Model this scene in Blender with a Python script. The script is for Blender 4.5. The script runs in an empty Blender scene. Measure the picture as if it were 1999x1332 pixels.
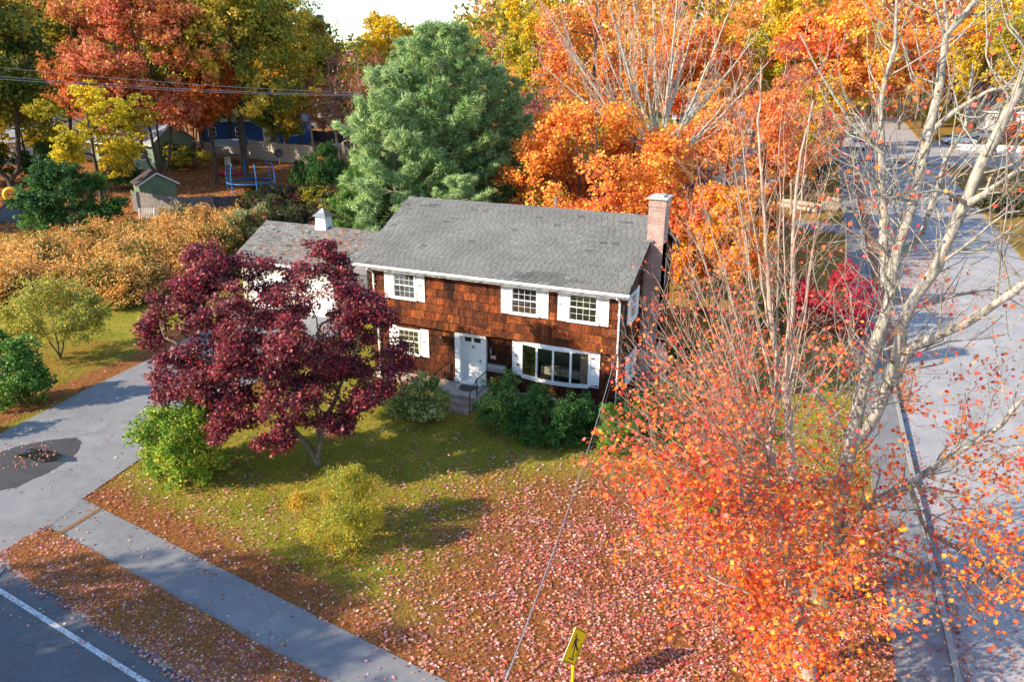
import bpy, bmesh, math, random
import numpy as np
from mathutils import Vector, Matrix, Quaternion
rng = np.random.default_rng(7); random.seed(7)
scene = bpy.context.scene
R = math.radians

# ---------------------------------------------------------------- camera, sky, sun, exposure
# World axes follow the house: +X along its front wall, +Y towards the back garden, z = 0 on the front lawn.
F_PX, PITCH, ROLL, CAM_H = 1500.0, R(20.0), R(0.33), 13.87
PHI = R(-22.67); T0 = (0.504, 30.02)
cp, sp = math.cos(PHI), math.sin(PHI)
def to_loc(X, Y, Z):
    x, y = X - T0[0], Y - T0[1]
    return Vector((cp*x + sp*y, -sp*x + cp*y, Z))
CAM = to_loc(0, 0, CAM_H)
cam_d = bpy.data.cameras.new("camera"); cam = bpy.data.objects.new("camera", cam_d)
scene.collection.objects.link(cam); scene.camera = cam
cam_d.sensor_width = 36; cam_d.lens = F_PX/1999*36; cam_d.clip_start = 0.1; cam_d.clip_end = 3000
cam.matrix_world = Matrix.Translation(CAM) @ Matrix.Rotation(-PHI, 4, 'Z') @ Matrix.Rotation(R(90)-PITCH, 4, 'X') @ Matrix.Rotation(ROLL, 4, 'Z')

SUN_EL = R(26); SUN_DIR = Vector((-0.74*math.cos(SUN_EL), -0.67*math.cos(SUN_EL), math.sin(SUN_EL))).normalized()
w = bpy.data.worlds.new("World"); scene.world = w; w.use_nodes = True
nt = w.node_tree; bg = nt.nodes['Background']; sky = nt.nodes.new('ShaderNodeTexSky')
sky.sky_type = 'NISHITA'; sky.sun_disc = False; sky.sun_elevation = SUN_EL
sky.sun_rotation = math.atan2(SUN_DIR.x, SUN_DIR.y); sky.air_density = 1.0; sky.dust_density = 0.2; sky.ozone_density = 2.5
nt.links.new(sky.outputs[0], bg.inputs[0]); bg.inputs[1].default_value = 0.148
sd = bpy.data.lights.new("sun", 'SUN'); sd.energy = 4.1; sd.angle = R(0.5); sd.color = (1.0, 0.85, 0.64)
sun = bpy.data.objects.new("sun", sd); scene.collection.objects.link(sun)
sun.rotation_euler = (-SUN_DIR).to_track_quat('-Z', 'Y').to_euler(); sun.location = (-40, -40, 40)
scene.view_settings.view_transform = 'Standard'; scene.view_settings.look = 'None'
scene.view_settings.exposure = 1.2; scene.view_settings.gamma = 1.0
scene.render.engine = 'CYCLES'
scene.cycles.max_bounces = 6; scene.cycles.diffuse_bounces = 3; scene.cycles.glossy_bounces = 3
scene.cycles.transmission_bounces = 4; scene.cycles.transparent_max_bounces = 8

# ---------------------------------------------------------------- where things stand
def depth(x, y): return -0.38542*x + 0.92274*y + 30.02        # metres from the camera along its heading
def hz(x, y): return 0.035*max(0.0, depth(x, y) - 44.0)        # the ground rises gently to the back
def ray(px, py):
    a, b = px-999.5, py-666.0; c, s = math.cos(-ROLL), math.sin(-ROLL)
    u, v = c*a - s*b, s*a + c*b
    return (u, F_PX*math.cos(PITCH) - v*math.sin(PITCH), -F_PX*math.sin(PITCH) - v*math.cos(PITCH))
def at(px, py, z=None):
    """ground point (or the point at height z) seen at a place in the photograph"""
    d = ray(px, py); zz = 0.0 if z is None else z
    for _ in range(30):
        t = (zz - CAM_H)/d[2]; p = to_loc(d[0]*t, d[1]*t, zz)
        if z is not None: break
        zz = hz(p.x, p.y)
    return p
def atY(px, py, Y):
    d = ray(px, py); t = Y/d[1]; return to_loc(d[0]*t, d[1]*t, CAM_H + d[2]*t)
def gp(p): return Vector((p[0], p[1], hz(p[0], p[1])))
def gY(px, Y):
    """ground point at depth Y under picture column px (picked near the horizon row)"""
    p = atY(px, 120, Y)
    for _ in range(4):
        z = hz(p.x, p.y); v = 666+1500*math.tan(math.atan2(CAM_H-z, Y)-PITCH); p = atY(px, v, Y)
    return gp(p)

# ---------------------------------------------------------------- object helpers
def tag(o, label=None, cat=None, group=None, kind=None):
    if label: o['label'] = label
    if cat: o['category'] = cat
    if group: o['group'] = group
    if kind: o['kind'] = kind
    return o
def empty(name, loc=(0,0,0), rz=0, label=None, cat=None, group=None):
    o = bpy.data.objects.new(name, None); scene.collection.objects.link(o)
    o.location = loc; o.rotation_euler = (0, 0, rz); o.empty_display_size = 0.3
    return tag(o, label, cat, group)
def link(name, me, parent=None, mat=None):
    if mat is not None and not me.materials: me.materials.append(mat)
    o = bpy.data.objects.new(name, me); scene.collection.objects.link(o)
    if parent is not None: o.parent = parent
    return o
def copy_tree(o, parent=None):
    c = o.copy(); scene.collection.objects.link(c); c.parent = parent
    for ch in [k for k in bpy.data.objects if k.parent == o]: copy_tree(ch, c)
    return c

class MB:
    """collects verts and faces and links them as ONE mesh object"""
    def __init__(s): s.v = []; s.f = []; s.c = []; s.m = []; s.col = (1,1,1); s.mi = 0
    def add(s, vs, fs):
        b = len(s.v); s.v += [tuple(p) for p in vs]
        for f in fs: s.f.append([b+i for i in f]); s.c.append(s.col); s.m.append(s.mi)
        return s
    def box(s, x0, x1, y0, y1, z0, z1, M=None):
        vs = [Vector((x, y, z)) for z in (z0, z1) for y in (y0, y1) for x in (x0, x1)]
        if M is not None: vs = [M @ p for p in vs]
        return s.add(vs, [(0,2,3,1), (4,5,7,6), (0,1,5,4), (2,6,7,3), (0,4,6,2), (1,3,7,5)])
    def bar(s, a, b, wd, dp=None, up=(0,0,1)):
        a, b = Vector(a), Vector(b); d = b-a; dp = dp or wd; L = d.length
        if L < 1e-6: return s
        d.normalize(); u = Vector(up)
        if abs(d.dot(u)) > 0.98: u = Vector((0,1,0))
        x = d.cross(u).normalized(); y = x.cross(d)
        M = Matrix((x, d, y)).transposed().to_4x4(); M.translation = a
        return s.box(-wd/2, wd/2, 0, L, -dp/2, dp/2, M)
    def tube(s, pts, rads, n=6, cap=True, closed=False):
        pts = [Vector(p) for p in pts]
        if not hasattr(rads, '__len__'): rads = [rads]*len(pts)
        vs = []; prev = None; k = len(pts)
        for i, p in enumerate(pts):
            if closed: t = pts[(i+1) % k]-pts[i-1]
            else: t = pts[min(i+1, k-1)]-pts[max(i-1, 0)]
            if t.length < 1e-9: t = Vector((0,0,1))
            t.normalize()
            if prev is None:
                a = Vector((0,0,1)) if abs(t.z) < 0.9 else Vector((1,0,0)); u = t.cross(a).normalized()
            else: u = (prev - t*prev.dot(t)).normalized()
            prev = u; w_ = t.cross(u)
            for j in range(n):
                an = 2*math.pi*j/n; vs.append(p + (u*math.cos(an)+w_*math.sin(an))*rads[i])
        fs = []
        for i in range(k if closed else k-1):
            i2 = (i+1) % k
            for j in range(n): fs.append((i*n+j, i*n+(j+1) % n, i2*n+(j+1) % n, i2*n+j))
        if cap and not closed: fs += [tuple(range(n))[::-1], tuple(range((k-1)*n, k*n))]
        return s.add(vs, fs)
    def lathe(s, prof, c=(0,0,0), n=16):
        c = Vector(c); vs = []; fs = []
        for r, z in prof:
            for j in range(n): vs.append(c+Vector((r*math.cos(2*math.pi*j/n), r*math.sin(2*math.pi*j/n), z)))
        for i in range(len(prof)-1):
            for j in range(n): fs.append((i*n+j, i*n+(j+1) % n, (i+1)*n+(j+1) % n, (i+1)*n+j))
        fs += [tuple(range(n))[::-1], tuple(range((len(prof)-1)*n, len(prof)*n))]
        return s.add(vs, fs)
    def prism(s, poly, z0, z1):
        n = len(poly); vs = [(p[0], p[1], z0) for p in poly]+[(p[0], p[1], z1) for p in poly]
        return s.add(vs, [tuple(range(n))[::-1], tuple(range(n, 2*n))]+[(i, (i+1) % n, n+(i+1) % n, n+i) for i in range(n)])
    def slab(s, quad, th):
        """quad thickened downwards along its normal"""
        q = [Vector(p) for p in quad]; nrm = (q[1]-q[0]).cross(q[2]-q[0]).normalized()
        if nrm.z < 0: nrm = -nrm
        b = [p-nrm*th for p in q]; n = len(q)
        return s.add(q+b, [tuple(range(n)), tuple(range(n, 2*n))[::-1]]+[(i, n+i, n+(i+1) % n, (i+1) % n) for i in range(n)])
    def build(s, name, mat, parent=None, smooth=False, bevel=0):
        me = bpy.data.meshes.new(name); me.from_pydata(s.v, [], s.f)
        for m_ in (mat if isinstance(mat, (list, tuple)) else [mat]): me.materials.append(m_)
        if any(s.m): me.polygons.foreach_set('material_index', s.m)
        a = me.attributes.new('col', 'FLOAT_COLOR', 'FACE')
        a.data.foreach_set('color', np.array([(c[0], c[1], c[2], 1) for c in s.c], dtype=np.float32).ravel())
        bm = bmesh.new(); bm.from_mesh(me); bmesh.ops.recalc_face_normals(bm, faces=bm.faces)
        bm.to_mesh(me); bm.free()
        if smooth: me.polygons.foreach_set('use_smooth', [True]*len(me.polygons))
        o = link(name, me, parent)
        if bevel:
            b = o.modifiers.new('bevel', 'BEVEL'); b.width = bevel; b.segments = 2; b.limit_method = 'ANGLE'
        return o

# ---------------------------------------------------------------- materials
def new_mat(name):
    m = bpy.data.materials.new(name); m.use_nodes = True; return m, m.node_tree, m.node_tree.nodes['Principled BSDF']
def N(nt, t, **kw):
    n = nt.nodes.new('ShaderNode'+t)
    for k, v in kw.items(): setattr(n, k, v)
    return n
def coords(nt, scale=(1,1,1), kind='Object'):
    tc = N(nt, 'TexCoord'); mp = N(nt, 'Mapping'); mp.inputs['Scale'].default_value = scale
    nt.links.new(tc.outputs[kind], mp.inputs['Vector']); return mp.outputs[0]
def noise(nt, vec, scale, detail=4, rough=0.6):
    n = N(nt, 'TexNoise'); n.inputs['Scale'].default_value = scale; n.inputs['Detail'].default_value = detail
    n.inputs['Roughness'].default_value = rough
    if vec is not None: nt.links.new(vec, n.inputs['Vector'])
    return n.outputs['Fac']
def ramp(nt, fac, stops):
    r = N(nt, 'ValToRGB'); el = r.color_ramp.elements
    while len(el) < len(stops): el.new(0.5)
    for e, (p, c) in zip(el, stops):
        e.position = p; e.color = (c[0], c[1], c[2], 1) if hasattr(c, '__len__') else (c, c, c, 1)
    nt.links.new(fac, r.inputs[0]); return r.outputs[0]
def mix(nt, fac, a, b, mode='MIX'):
    m = N(nt, 'MixRGB', blend_type=mode)
    for i, v in enumerate((fac, a, b)):
        if hasattr(v, 'links'): nt.links.new(v, m.inputs[i])
        elif i == 0: m.inputs[0].default_value = v
        else: m.inputs[i].default_value = (v[0], v[1], v[2], 1)
    return m.outputs[0]
def bump(nt, h, strength, dist, bsdf):
    b = N(nt, 'Bump'); b.inputs['Strength'].default_value = strength; b.inputs['Distance'].default_value = dist
    nt.links.new(h, b.inputs['Height']); nt.links.new(b.outputs[0], bsdf.inputs['Normal'])
def flat(name, c, rough=0.6, metal=0, var=0.12, vs=3.0, spec=0.4, bmp=0):
    m, t, b = new_mat(name); f = noise(t, coords(t), vs, 5)
    lo = [x*(1-var) for x in c]; hi = [min(1, x*(1+var)) for x in c]
    t.links.new(ramp(t, f, [(0.3, lo), (0.7, hi)]), b.inputs['Base Color'])
    b.inputs['Roughness'].default_value = rough; b.inputs['Metallic'].default_value = metal
    b.inputs['Specular IOR Level'].default_value = spec
    if bmp: bump(t, noise(t, coords(t), vs*8, 3), bmp, 0.02, b)
    return m
def leaf_mat(name, trans=0.35, rough=0.55, spec=0.25):
    m, t, b = new_mat(name); at_ = N(t, 'Attribute', attribute_name='col')
    t.links.new(at_.outputs['Color'], b.inputs['Base Color']); b.inputs['Roughness'].default_value = rough
    b.inputs['Specular IOR Level'].default_value = spec
    tr = N(t, 'BsdfTranslucent'); t.links.new(at_.outputs['Color'], tr.inputs[0])
    mx = N(t, 'MixShader'); mx.inputs[0].default_value = trans
    t.links.new(b.outputs[0], mx.inputs[1]); t.links.new(tr.outputs[0], mx.inputs[2])
    t.links.new(mx.outputs[0], t.nodes['Material Output'].inputs[0]); return m
def bark_mat(name, a, b_, lichen=None, sc=1.0):
    m, t, b = new_mat(name); v = coords(t, (1, 1, 0.35)); f = noise(t, v, 9*sc, 6, 0.7)
    c = ramp(t, f, [(0.35, a), (0.62, b_)])
    if lichen:
        g = ramp(t, noise(t, coords(t), 5.0, 5, 0.65), [(0.54, 0), (0.60, 1)]); c = mix(t, g, c, lichen)
        g2 = ramp(t, noise(t, coords(t), 2.2, 6, 0.7), [(0.60, 0), (0.66, 1)]); c = mix(t, g2, c, (0.10, 0.09, 0.07))
        sx = N(t, 'SeparateXYZ'); t.links.new(coords(t), sx.inputs[0]); ad = N(t, 'Math', operation='MULTIPLY_ADD'); t.links.new(noise(t, coords(t), 3, 5), ad.inputs[0])
        ad.inputs[1].default_value = 4.0; t.links.new(sx.outputs[2], ad.inputs[2]); c = mix(t, ramp(t, ad.outputs[0], [(0.0, 0.85), (1.0, 0.0)]), c, (0.13, 0.11, 0.075))
        nd_ = [n_ for n_ in t.nodes if n_.type == 'MAP_RANGE']
        mr_ = N(t, 'MapRange'); t.links.new(ad.outputs[0], mr_.inputs[0]); mr_.inputs[1].default_value = 3.0; mr_.inputs[2].default_value = 6.5
        for l_ in list(t.links):
            if l_.from_socket == ad.outputs[0] and l_.to_node.type == 'VALTORGB': t.links.remove(l_); break
        t.links.new(mr_.outputs[0], [n_ for n_ in t.nodes if n_.type == 'VALTORGB'][-1].inputs[0])
    t.links.new(c, b.inputs['Base Color']); b.inputs['Roughness'].default_value = 0.85
    b.inputs['Specular IOR Level'].default_value = 0.2
    bump(t, noise(t, coords(t, (1, 1, 0.3)), 22*sc, 4), 0.6, 0.03, b); return m
M = {}
M['leaf'] = leaf_mat('leaf', 0.38); M['gloss_leaf'] = leaf_mat('glossy_leaf', 0.30, 0.5, 0.28)
M['needle'] = leaf_mat('needle', 0.30, 0.6, 0.2); M['litter'] = leaf_mat('litter', 0.05, 0.6, 0.3)
M['bark_dark'] = bark_mat('dark_bark', (0.035, 0.028, 0.024), (0.12, 0.095, 0.08))
M['bark_mid'] = bark_mat('grey_bark', (0.09, 0.075, 0.06), (0.30, 0.25, 0.21), (0.32, 0.33, 0.24))
M['bark_pale'] = bark_mat('pale_bark', (0.17, 0.145, 0.12), (0.44, 0.40, 0.35), (0.36, 0.38, 0.27))
M['twig'] = bark_mat('twig_bark', (0.24, 0.17, 0.13), (0.54, 0.42, 0.33))
M['white'] = flat('white_paint', (0.80, 0.80, 0.78), 0.5, var=0.06)
M['white_worn'] = flat('worn_white_paint', (0.66, 0.66, 0.64), 0.6, var=0.2, vs=6)
M['cream'] = flat('cream_siding', (0.50, 0.46, 0.38), 0.6, var=0.05)
M['black'] = flat('black_iron', (0.02, 0.02, 0.022), 0.5)
M['dark'] = flat('dark_room', (0.03, 0.028, 0.026), 0.9)
M['metal'] = flat('galvanised_metal', (0.35, 0.36, 0.37), 0.4, 0.7)
M['membrane'] = flat('grey_membrane', (0.20, 0.185, 0.19), 0.7, var=0.1, vs=1.5)
M['blind'] = flat('grey_blind', (0.42, 0.41, 0.39), 0.7)
M['concrete'] = flat('concrete', (0.46, 0.45, 0.42), 0.85, var=0.2, vs=5, bmp=0.3)
M['granite'] = flat('granite', (0.34, 0.33, 0.31), 0.85, var=0.25, vs=14, bmp=0.4)
M['cable'] = flat('cable_sheath', (0.09, 0.09, 0.10), 0.5)
M['line_wire'] = flat('aluminium_wire', (0.45, 0.45, 0.50), 0.4, 0.3)

def shingle_mat(name, c1, c2, mortar, slope=1.0, bw=0.30, rh=0.135, stain=(0.12,0.12,0.12)):
    m, t, b = new_mat(name); v = coords(t, (1, slope, 1))
    br = N(t, 'TexBrick'); t.links.new(v, br.inputs['Vector'])
    br.inputs['Scale'].default_value = 1.0; br.inputs['Brick Width'].default_value = bw; br.inputs['Row Height'].default_value = rh
    br.inputs['Mortar Size'].default_value = 0.008; br.inputs['Mortar Smooth'].default_value = 0.2
    br.inputs['Color1'].default_value = (*c1, 1); br.inputs['Color2'].default_value = (*c2, 1); br.inputs['Mortar'].default_value = (*mortar, 1)
    br.offset = 0.5; br.offset_frequency = 2; br.inputs['Bias'].default_value = -0.1
    g = ramp(t, noise(t, v, 0.55, 5, 0.6), [(0.38, 0.78), (0.62, 1.12)])
    c = mix(t, 1.0, br.outputs['Color'], g, 'MULTIPLY')
    g3 = ramp(t, noise(t, coords(t, (18, 90*slope, 1)), 1.0, 3), [(0.3, 0.82), (0.7, 1.12)])
    c = mix(t, 1.0, c, g3, 'MULTIPLY')
    g2 = ramp(t, noise(t, coords(t, (0.7, 2.6*slope, 1)), 1.6, 4, 0.5), [(0.66, 0), (0.70, 0.55)])
    c = mix(t, g2, c, stain)
    t.links.new(c, b.inputs['Base Color']); b.inputs['Roughness'].default_value = 0.9
    b.inputs['Specular IOR Level'].default_value = 0.25
    h = mix(t, 0.25, br.outputs['Fac'], noise(t, v, 60, 2)); bump(t, h, 0.5, -0.012, b); return m
def tab_mat(name):
    m, t, b = new_mat(name); a = N(t, 'Attribute', attribute_name='col'); v = coords(t)
    g = ramp(t, noise(t, v, 0.6, 5, 0.6), [(0.36, 0.86), (0.64, 1.10)]); c = mix(t, 1.0, a.outputs['Color'], g, 'MULTIPLY')
    c = mix(t, 1.0, c, ramp(t, noise(t, v, 70, 2), [(0.3, 0.82), (0.7, 1.15)]), 'MULTIPLY')
    t.links.new(c, b.inputs['Base Color']); b.inputs['Roughness'].default_value = 0.92; b.inputs['Specular IOR Level'].default_value = 0.25; return m
M['tab'] = tab_mat('shingle_tabs')
M['roof'] = shingle_mat('asphalt_shingles', (0.235, 0.238, 0.225), (0.155, 0.158, 0.150), (0.06, 0.06, 0.058), 1.09)
M['roof_old'] = shingle_mat('weathered_shingles', (0.24, 0.235, 0.225), (0.12, 0.118, 0.112), (0.05, 0.05, 0.05), 1.13, 0.30, 0.10)

def brick_mat(name, c1, c2, mo, sc=1.0):
    m, t, b = new_mat(name); tc = N(t, 'TexCoord'); sx = N(t, 'SeparateXYZ'); t.links.new(tc.outputs['Object'], sx.inputs[0])
    ad = N(t, 'Math', operation='ADD'); t.links.new(sx.outputs[0], ad.inputs[0]); t.links.new(sx.outputs[1], ad.inputs[1])
    cb = N(t, 'CombineXYZ'); t.links.new(ad.outputs[0], cb.inputs[0]); t.links.new(sx.outputs[2], cb.inputs[1])
    br = N(t, 'TexBrick'); t.links.new(cb.outputs[0], br.inputs['Vector']); br.inputs['Scale'].default_value = 1
    br.inputs['Brick Width'].default_value = 0.21*sc; br.inputs['Row Height'].default_value = 0.072*sc; br.inputs['Mortar Size'].default_value = 0.009*sc
    br.inputs['Color1'].default_value = (*c1, 1); br.inputs['Color2'].default_value = (*c2, 1); br.inputs['Mortar'].default_value = (*mo, 1)
    g = ramp(t, noise(t, cb.outputs[0], 2.2, 5), [(0.35, 0), (0.66, 0.6)])
    c = mix(t, g, br.outputs['Color'], (0.55, 0.47, 0.42))
    t.links.new(c, b.inputs['Base Color']); b.inputs['Roughness'].default_value = 0.9; bump(t, br.outputs['Fac'], 0.7, -0.01, b); return m
M['brick'] = brick_mat('chimney_brick', (0.34, 0.105, 0.065), (0.21, 0.07, 0.05), (0.50, 0.45, 0.40))
M['step_brick'] = brick_mat('step_brick', (0.30, 0.13, 0.09), (0.17, 0.10, 0.08), (0.30, 0.27, 0.24))

def shake_mat():
    m, t, b = new_mat('cedar_shakes'); a = N(t, 'Attribute', attribute_name='col')
    v = coords(t, (1, 1, 0.07)); f = noise(t, v, 34, 4, 0.6)
    g = ramp(t, f, [(0.32, 0.22), (0.50, 0.85), (0.70, 1.9)]); c = mix(t, 1.0, a.outputs['Color'], g, 'MULTIPLY')
    f2 = noise(t, coords(t, (1, 1, 0.5)), 1.3, 4, 0.6); g2 = ramp(t, f2, [(0.36, 0.30), (0.47, 0.85), (0.6, 1.2)])
    c = mix(t, 1.0, c, g2, 'MULTIPLY')
    t.links.new(c, b.inputs['Base Color']); b.inputs['Roughness'].default_value = 0.8; b.inputs['Specular IOR Level'].default_value = 0.2
    bump(t, f, 0.5, 0.008, b); return m
M['shake'] = shake_mat()

def asphalt(name, c, gran=0.5, blotch=0.15):
    m, t, b = new_mat(name); v = coords(t)
    f = noise(t, v, 40, 2, 0.8); base = ramp(t, f, [(0.3, [x*(1-gran) for x in c]), (0.7, [min(1, x*(1+gran)) for x in c])])
    g = ramp(t, noise(t, v, 0.7, 5), [(0.3, 1-blotch), (0.7, 1+blotch)]); col = mix(t, 1.0, base, g, 'MULTIPLY')
    g2 = ramp(t, noise(t, v, 2.6, 5, 0.7), [(0.35, 0.93), (0.65, 1.05)]); col = mix(t, 1.0, col, g2, 'MULTIPLY')
    wv = N(t, 'MixRGB', blend_type='ADD'); wv.inputs[0].default_value = 1; t.links.new(v, wv.inputs[1]); nz = N(t, 'TexNoise'); nz.inputs['Scale'].default_value = 1.3; nz.inputs['Detail'].default_value = 5
    t.links.new(v, nz.inputs['Vector']); t.links.new(nz.outputs['Color'], wv.inputs[2])
    vo = N(t, 'TexVoronoi', feature='DISTANCE_TO_EDGE'); vo.inputs['Scale'].default_value = 0.33; t.links.new(wv.outputs[0], vo.inputs['Vector'])
    cr = ramp(t, vo.outputs['Distance'], [(0.0, 0.55), (0.006, 1.0)]); cm = ramp(t, noise(t, v, 0.35, 2), [(0.48, 0), (0.55, 1)]); col = mix(t, cm, col, mix(t, 1.0, col, cr, 'MULTIPLY'))
    dst = ramp(t, noise(t, v, 0.38, 6, 0.62), [(0.56, 0), (0.72, 0.42)]); col = mix(t, dst, col, [min(1, x*1.7) for x in c])
    t.links.new(col, b.inputs['Base Color']); b.inputs['Roughness'].default_value = 0.85; b.inputs['Specular IOR Level'].default_value = 0.3
    bump(t, noise(t, v, 90, 2), 0.35, 0.006, b); return m
M['road'] = asphalt('road_asphalt', (0.118, 0.125, 0.135), 0.38, 0.1)
M['street'] = asphalt('street_asphalt', (0.36, 0.35, 0.35), 0.25, 0.12)
M['walk'] = asphalt('walk_asphalt', (0.21, 0.21, 0.215), 0.3, 0.1)
M['drive'] = asphalt('drive_asphalt', (0.235, 0.235, 0.24), 0.22, 0.14)
M['patch'] = asphalt('new_asphalt_patch', (0.062, 0.062, 0.066), 0.4, 0.25)
M['sand'] = asphalt('gritty_edge', (0.33, 0.30, 0.25), 0.3, 0.3)
m_, t_, b_ = new_mat('road_paint'); v_ = coords(t_)
w_n = ramp(t_, noise(t_, v_, 16, 4, 0.75), [(0.40, 0.0), (0.50, 1.0)])
t_.links.new(mix(t_, w_n, (0.20, 0.21, 0.22), mix(t_, noise(t_, v_, 3, 3), (0.5, 0.51, 0.52), (0.72, 0.73, 0.74))), b_.inputs['Base Color']); b_.inputs['Roughness'].default_value = 0.8; M['paint_line'] = m_

def ground_mat():
    m, t, b = new_mat('lawn'); a = N(t, 'Attribute', attribute_name='brown'); v = coords(t)
    n1 = noise(t, v, 0.6, 6, 0.62); n2 = noise(t, v, 9, 5, 0.75); n3 = noise(t, v, 55, 2, 0.8)
    green = ramp(t, n1, [(0.3, (0.15, 0.165, 0.018)), (0.5, (0.26, 0.24, 0.03)), (0.68, (0.38, 0.29, 0.055))])
    brown = ramp(t, n2, [(0.3, (0.19, 0.072, 0.025)), (0.7, (0.42, 0.185, 0.065))])
    ad = N(t, 'Math', operation='ADD'); t.links.new(a.outputs['Fac'], ad.inputs[0])
    s1 = N(t, 'Math', operation='MULTIPLY_ADD'); t.links.new(n1, s1.inputs[0]); s1.inputs[1].default_value = 1.1; s1.inputs[2].default_value = -0.80
    s2 = N(t, 'Math', operation='MULTIPLY_ADD'); t.links.new(n2, s2.inputs[0]); s2.inputs[1].default_value = 0.5; t.links.new(s1.outputs[0], s2.inputs[2])
    t.links.new(s2.outputs[0], ad.inputs[1]); fac = ramp(t, ad.outputs[0], [(0.30, 0), (0.80, 1)])
    c = mix(t, fac, green, brown); g = ramp(t, n3, [(0.3, 0.6), (0.7, 1.4)]); c = mix(t, 1.0, c, g, 'MULTIPLY')
    t.links.new(c, b.inputs['Base Color']); b.inputs['Roughness'].default_value = 0.95; b.inputs['Specular IOR Level'].default_value = 0.1
    h = mix(t, 0.5, noise(t, v, 28, 3), n2); bump(t, h, 0.9, 0.06, b); return m
M['ground'] = ground_mat()
def glass_mat():
    m, t, b = new_mat('window_glass'); g = N(t, 'BsdfGlossy'); g.inputs['Roughness'].default_value = 0.02
    tr = N(t, 'BsdfTransparent'); tr.inputs[0].default_value = (0.85, 0.9, 0.88, 1)
    fr = N(t, 'Fresnel'); fr.inputs[0].default_value = 1.6; mp = N(t, 'Math', operation='MULTIPLY_ADD'); t.links.new(fr.outputs[0], mp.inputs[0])
    mp.inputs[1].default_value = 1.6; mp.inputs[2].default_value = 0.16
    mx = N(t, 'MixShader'); t.links.new(mp.outputs[0], mx.inputs[0]); t.links.new(tr.outputs[0], mx.inputs[1]); t.links.new(g.outputs[0], mx.inputs[2])
    t.links.new(mx.outputs[0], t.nodes['Material Output'].inputs[0]); return m
M['glass'] = glass_mat()

# ---------------------------------------------------------------- foliage and wood builders
SHAPES = {
 'maple': np.array([(0,-.5,0),(.16,-.22,.03),(.5,-.25,-.05),(.30,.02,.03),(.46,.30,-.04),(.16,.20,.03),(0,.58,-.06),(-.16,.20,.03),(-.46,.30,-.04),(-.30,.02,.03),(-.5,-.25,-.05),(-.16,-.22,.03)]),
 'oval': np.array([(0,-.5,0),(.27,-.1,.05),(.2,.25,.05),(0,.5,0),(-.2,.25,.05),(-.27,-.1,.05)]),
 'quad': np.array([(0,-.5,0),(.4,0,.06),(0,.5,0),(-.4,0,.06)]),
 'long': np.array([(0,-.5,0),(.13,0,.04),(0,.5,0),(-.13,0,.04)]),
 'blade': np.array([(-.08,-.5,0),(.08,-.5,0),(0,.5,0)]),
}
def rand_unit(n):
    v = rng.normal(size=(n, 3)); return v/np.linalg.norm(v, axis=1, keepdims=True)
def leaf_object(name, C, size, col, shape='quad', mat=None, parent=None, nrm=None, lean=0.5, axis=None, fold=1.0):
    """n leaf-shaped faces around centres C (n,3), each with its own tilt, size and colour"""
    n = len(C); T = SHAPES[shape]; k = len(T)
    nn = rand_unit(n)
    if nrm is not None: nn = nn*(1-lean)+nrm*lean; nn /= np.linalg.norm(nn, axis=1, keepdims=True)+1e-9
    a = rand_unit(n) if axis is None else axis
    v = a-nn*np.sum(a*nn, axis=1, keepdims=True); v /= np.linalg.norm(v, axis=1, keepdims=True)+1e-9
    u = np.cross(v, nn); s = np.asarray(size).reshape(-1, 1, 1)*np.ones((n, 1, 1))
    V = C[:, None, :] + s*(T[None, :, 0:1]*u[:, None, :]+T[None, :, 1:2]*v[:, None, :]+fold*T[None, :, 2:3]*nn[:, None, :])
    me = bpy.data.meshes.new(name); me.vertices.add(n*k); me.vertices.foreach_set('co', V.astype(np.float32).ravel())
    me.loops.add(n*k); me.loops.foreach_set('vertex_index', np.arange(n*k, dtype=np.int32))
    me.polygons.add(n); me.polygons.foreach_set('loop_start', np.arange(0, n*k, k, dtype=np.int32))
    try: me.polygons.foreach_set('loop_total', np.full(n, k, dtype=np.int32))
    except Exception: pass
    me.update(calc_edges=True)
    at_ = me.attributes.new('col', 'FLOAT_COLOR', 'FACE')
    cc = np.ones((n, 4), dtype=np.float32); cc[:, :3] = np.clip(col, 0, 1); at_.data.foreach_set('color', cc.ravel())
    return link(name, me, parent, mat or M['leaf'])
def srgb(h):
    c = np.array([int(h[i:i+2], 16)/255 for i in (0, 2, 4)]); return np.where(c < 0.04045, c/12.92, ((c+0.055)/1.055)**2.4)
def pick(pal, n, jit=0.18, clump=None, clump_of=None):
    """n colours from a palette of (hex, weight); with clump_of, leaves of one clump stay near one colour"""
    cols = np.array([srgb(h) for h, w_ in pal]); ws = np.array([w_ for h, w_ in pal], float); ws /= ws.sum()
    if clump_of is None: idx = rng.choice(len(pal), n, p=ws)
    else:
        ci = rng.choice(len(pal), clump_of.max()+1, p=ws); idx = ci[clump_of]
        sw = rng.random(n) < (0.3 if clump is None else clump); idx = np.where(sw, rng.choice(len(pal), n, p=ws), idx)
    return (cols[idx]*0.98+0.010)*1.06*(1+jit*rng.normal(size=(n, 1)))*(1+0.05*rng.normal(size=(n, 3)))

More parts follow.
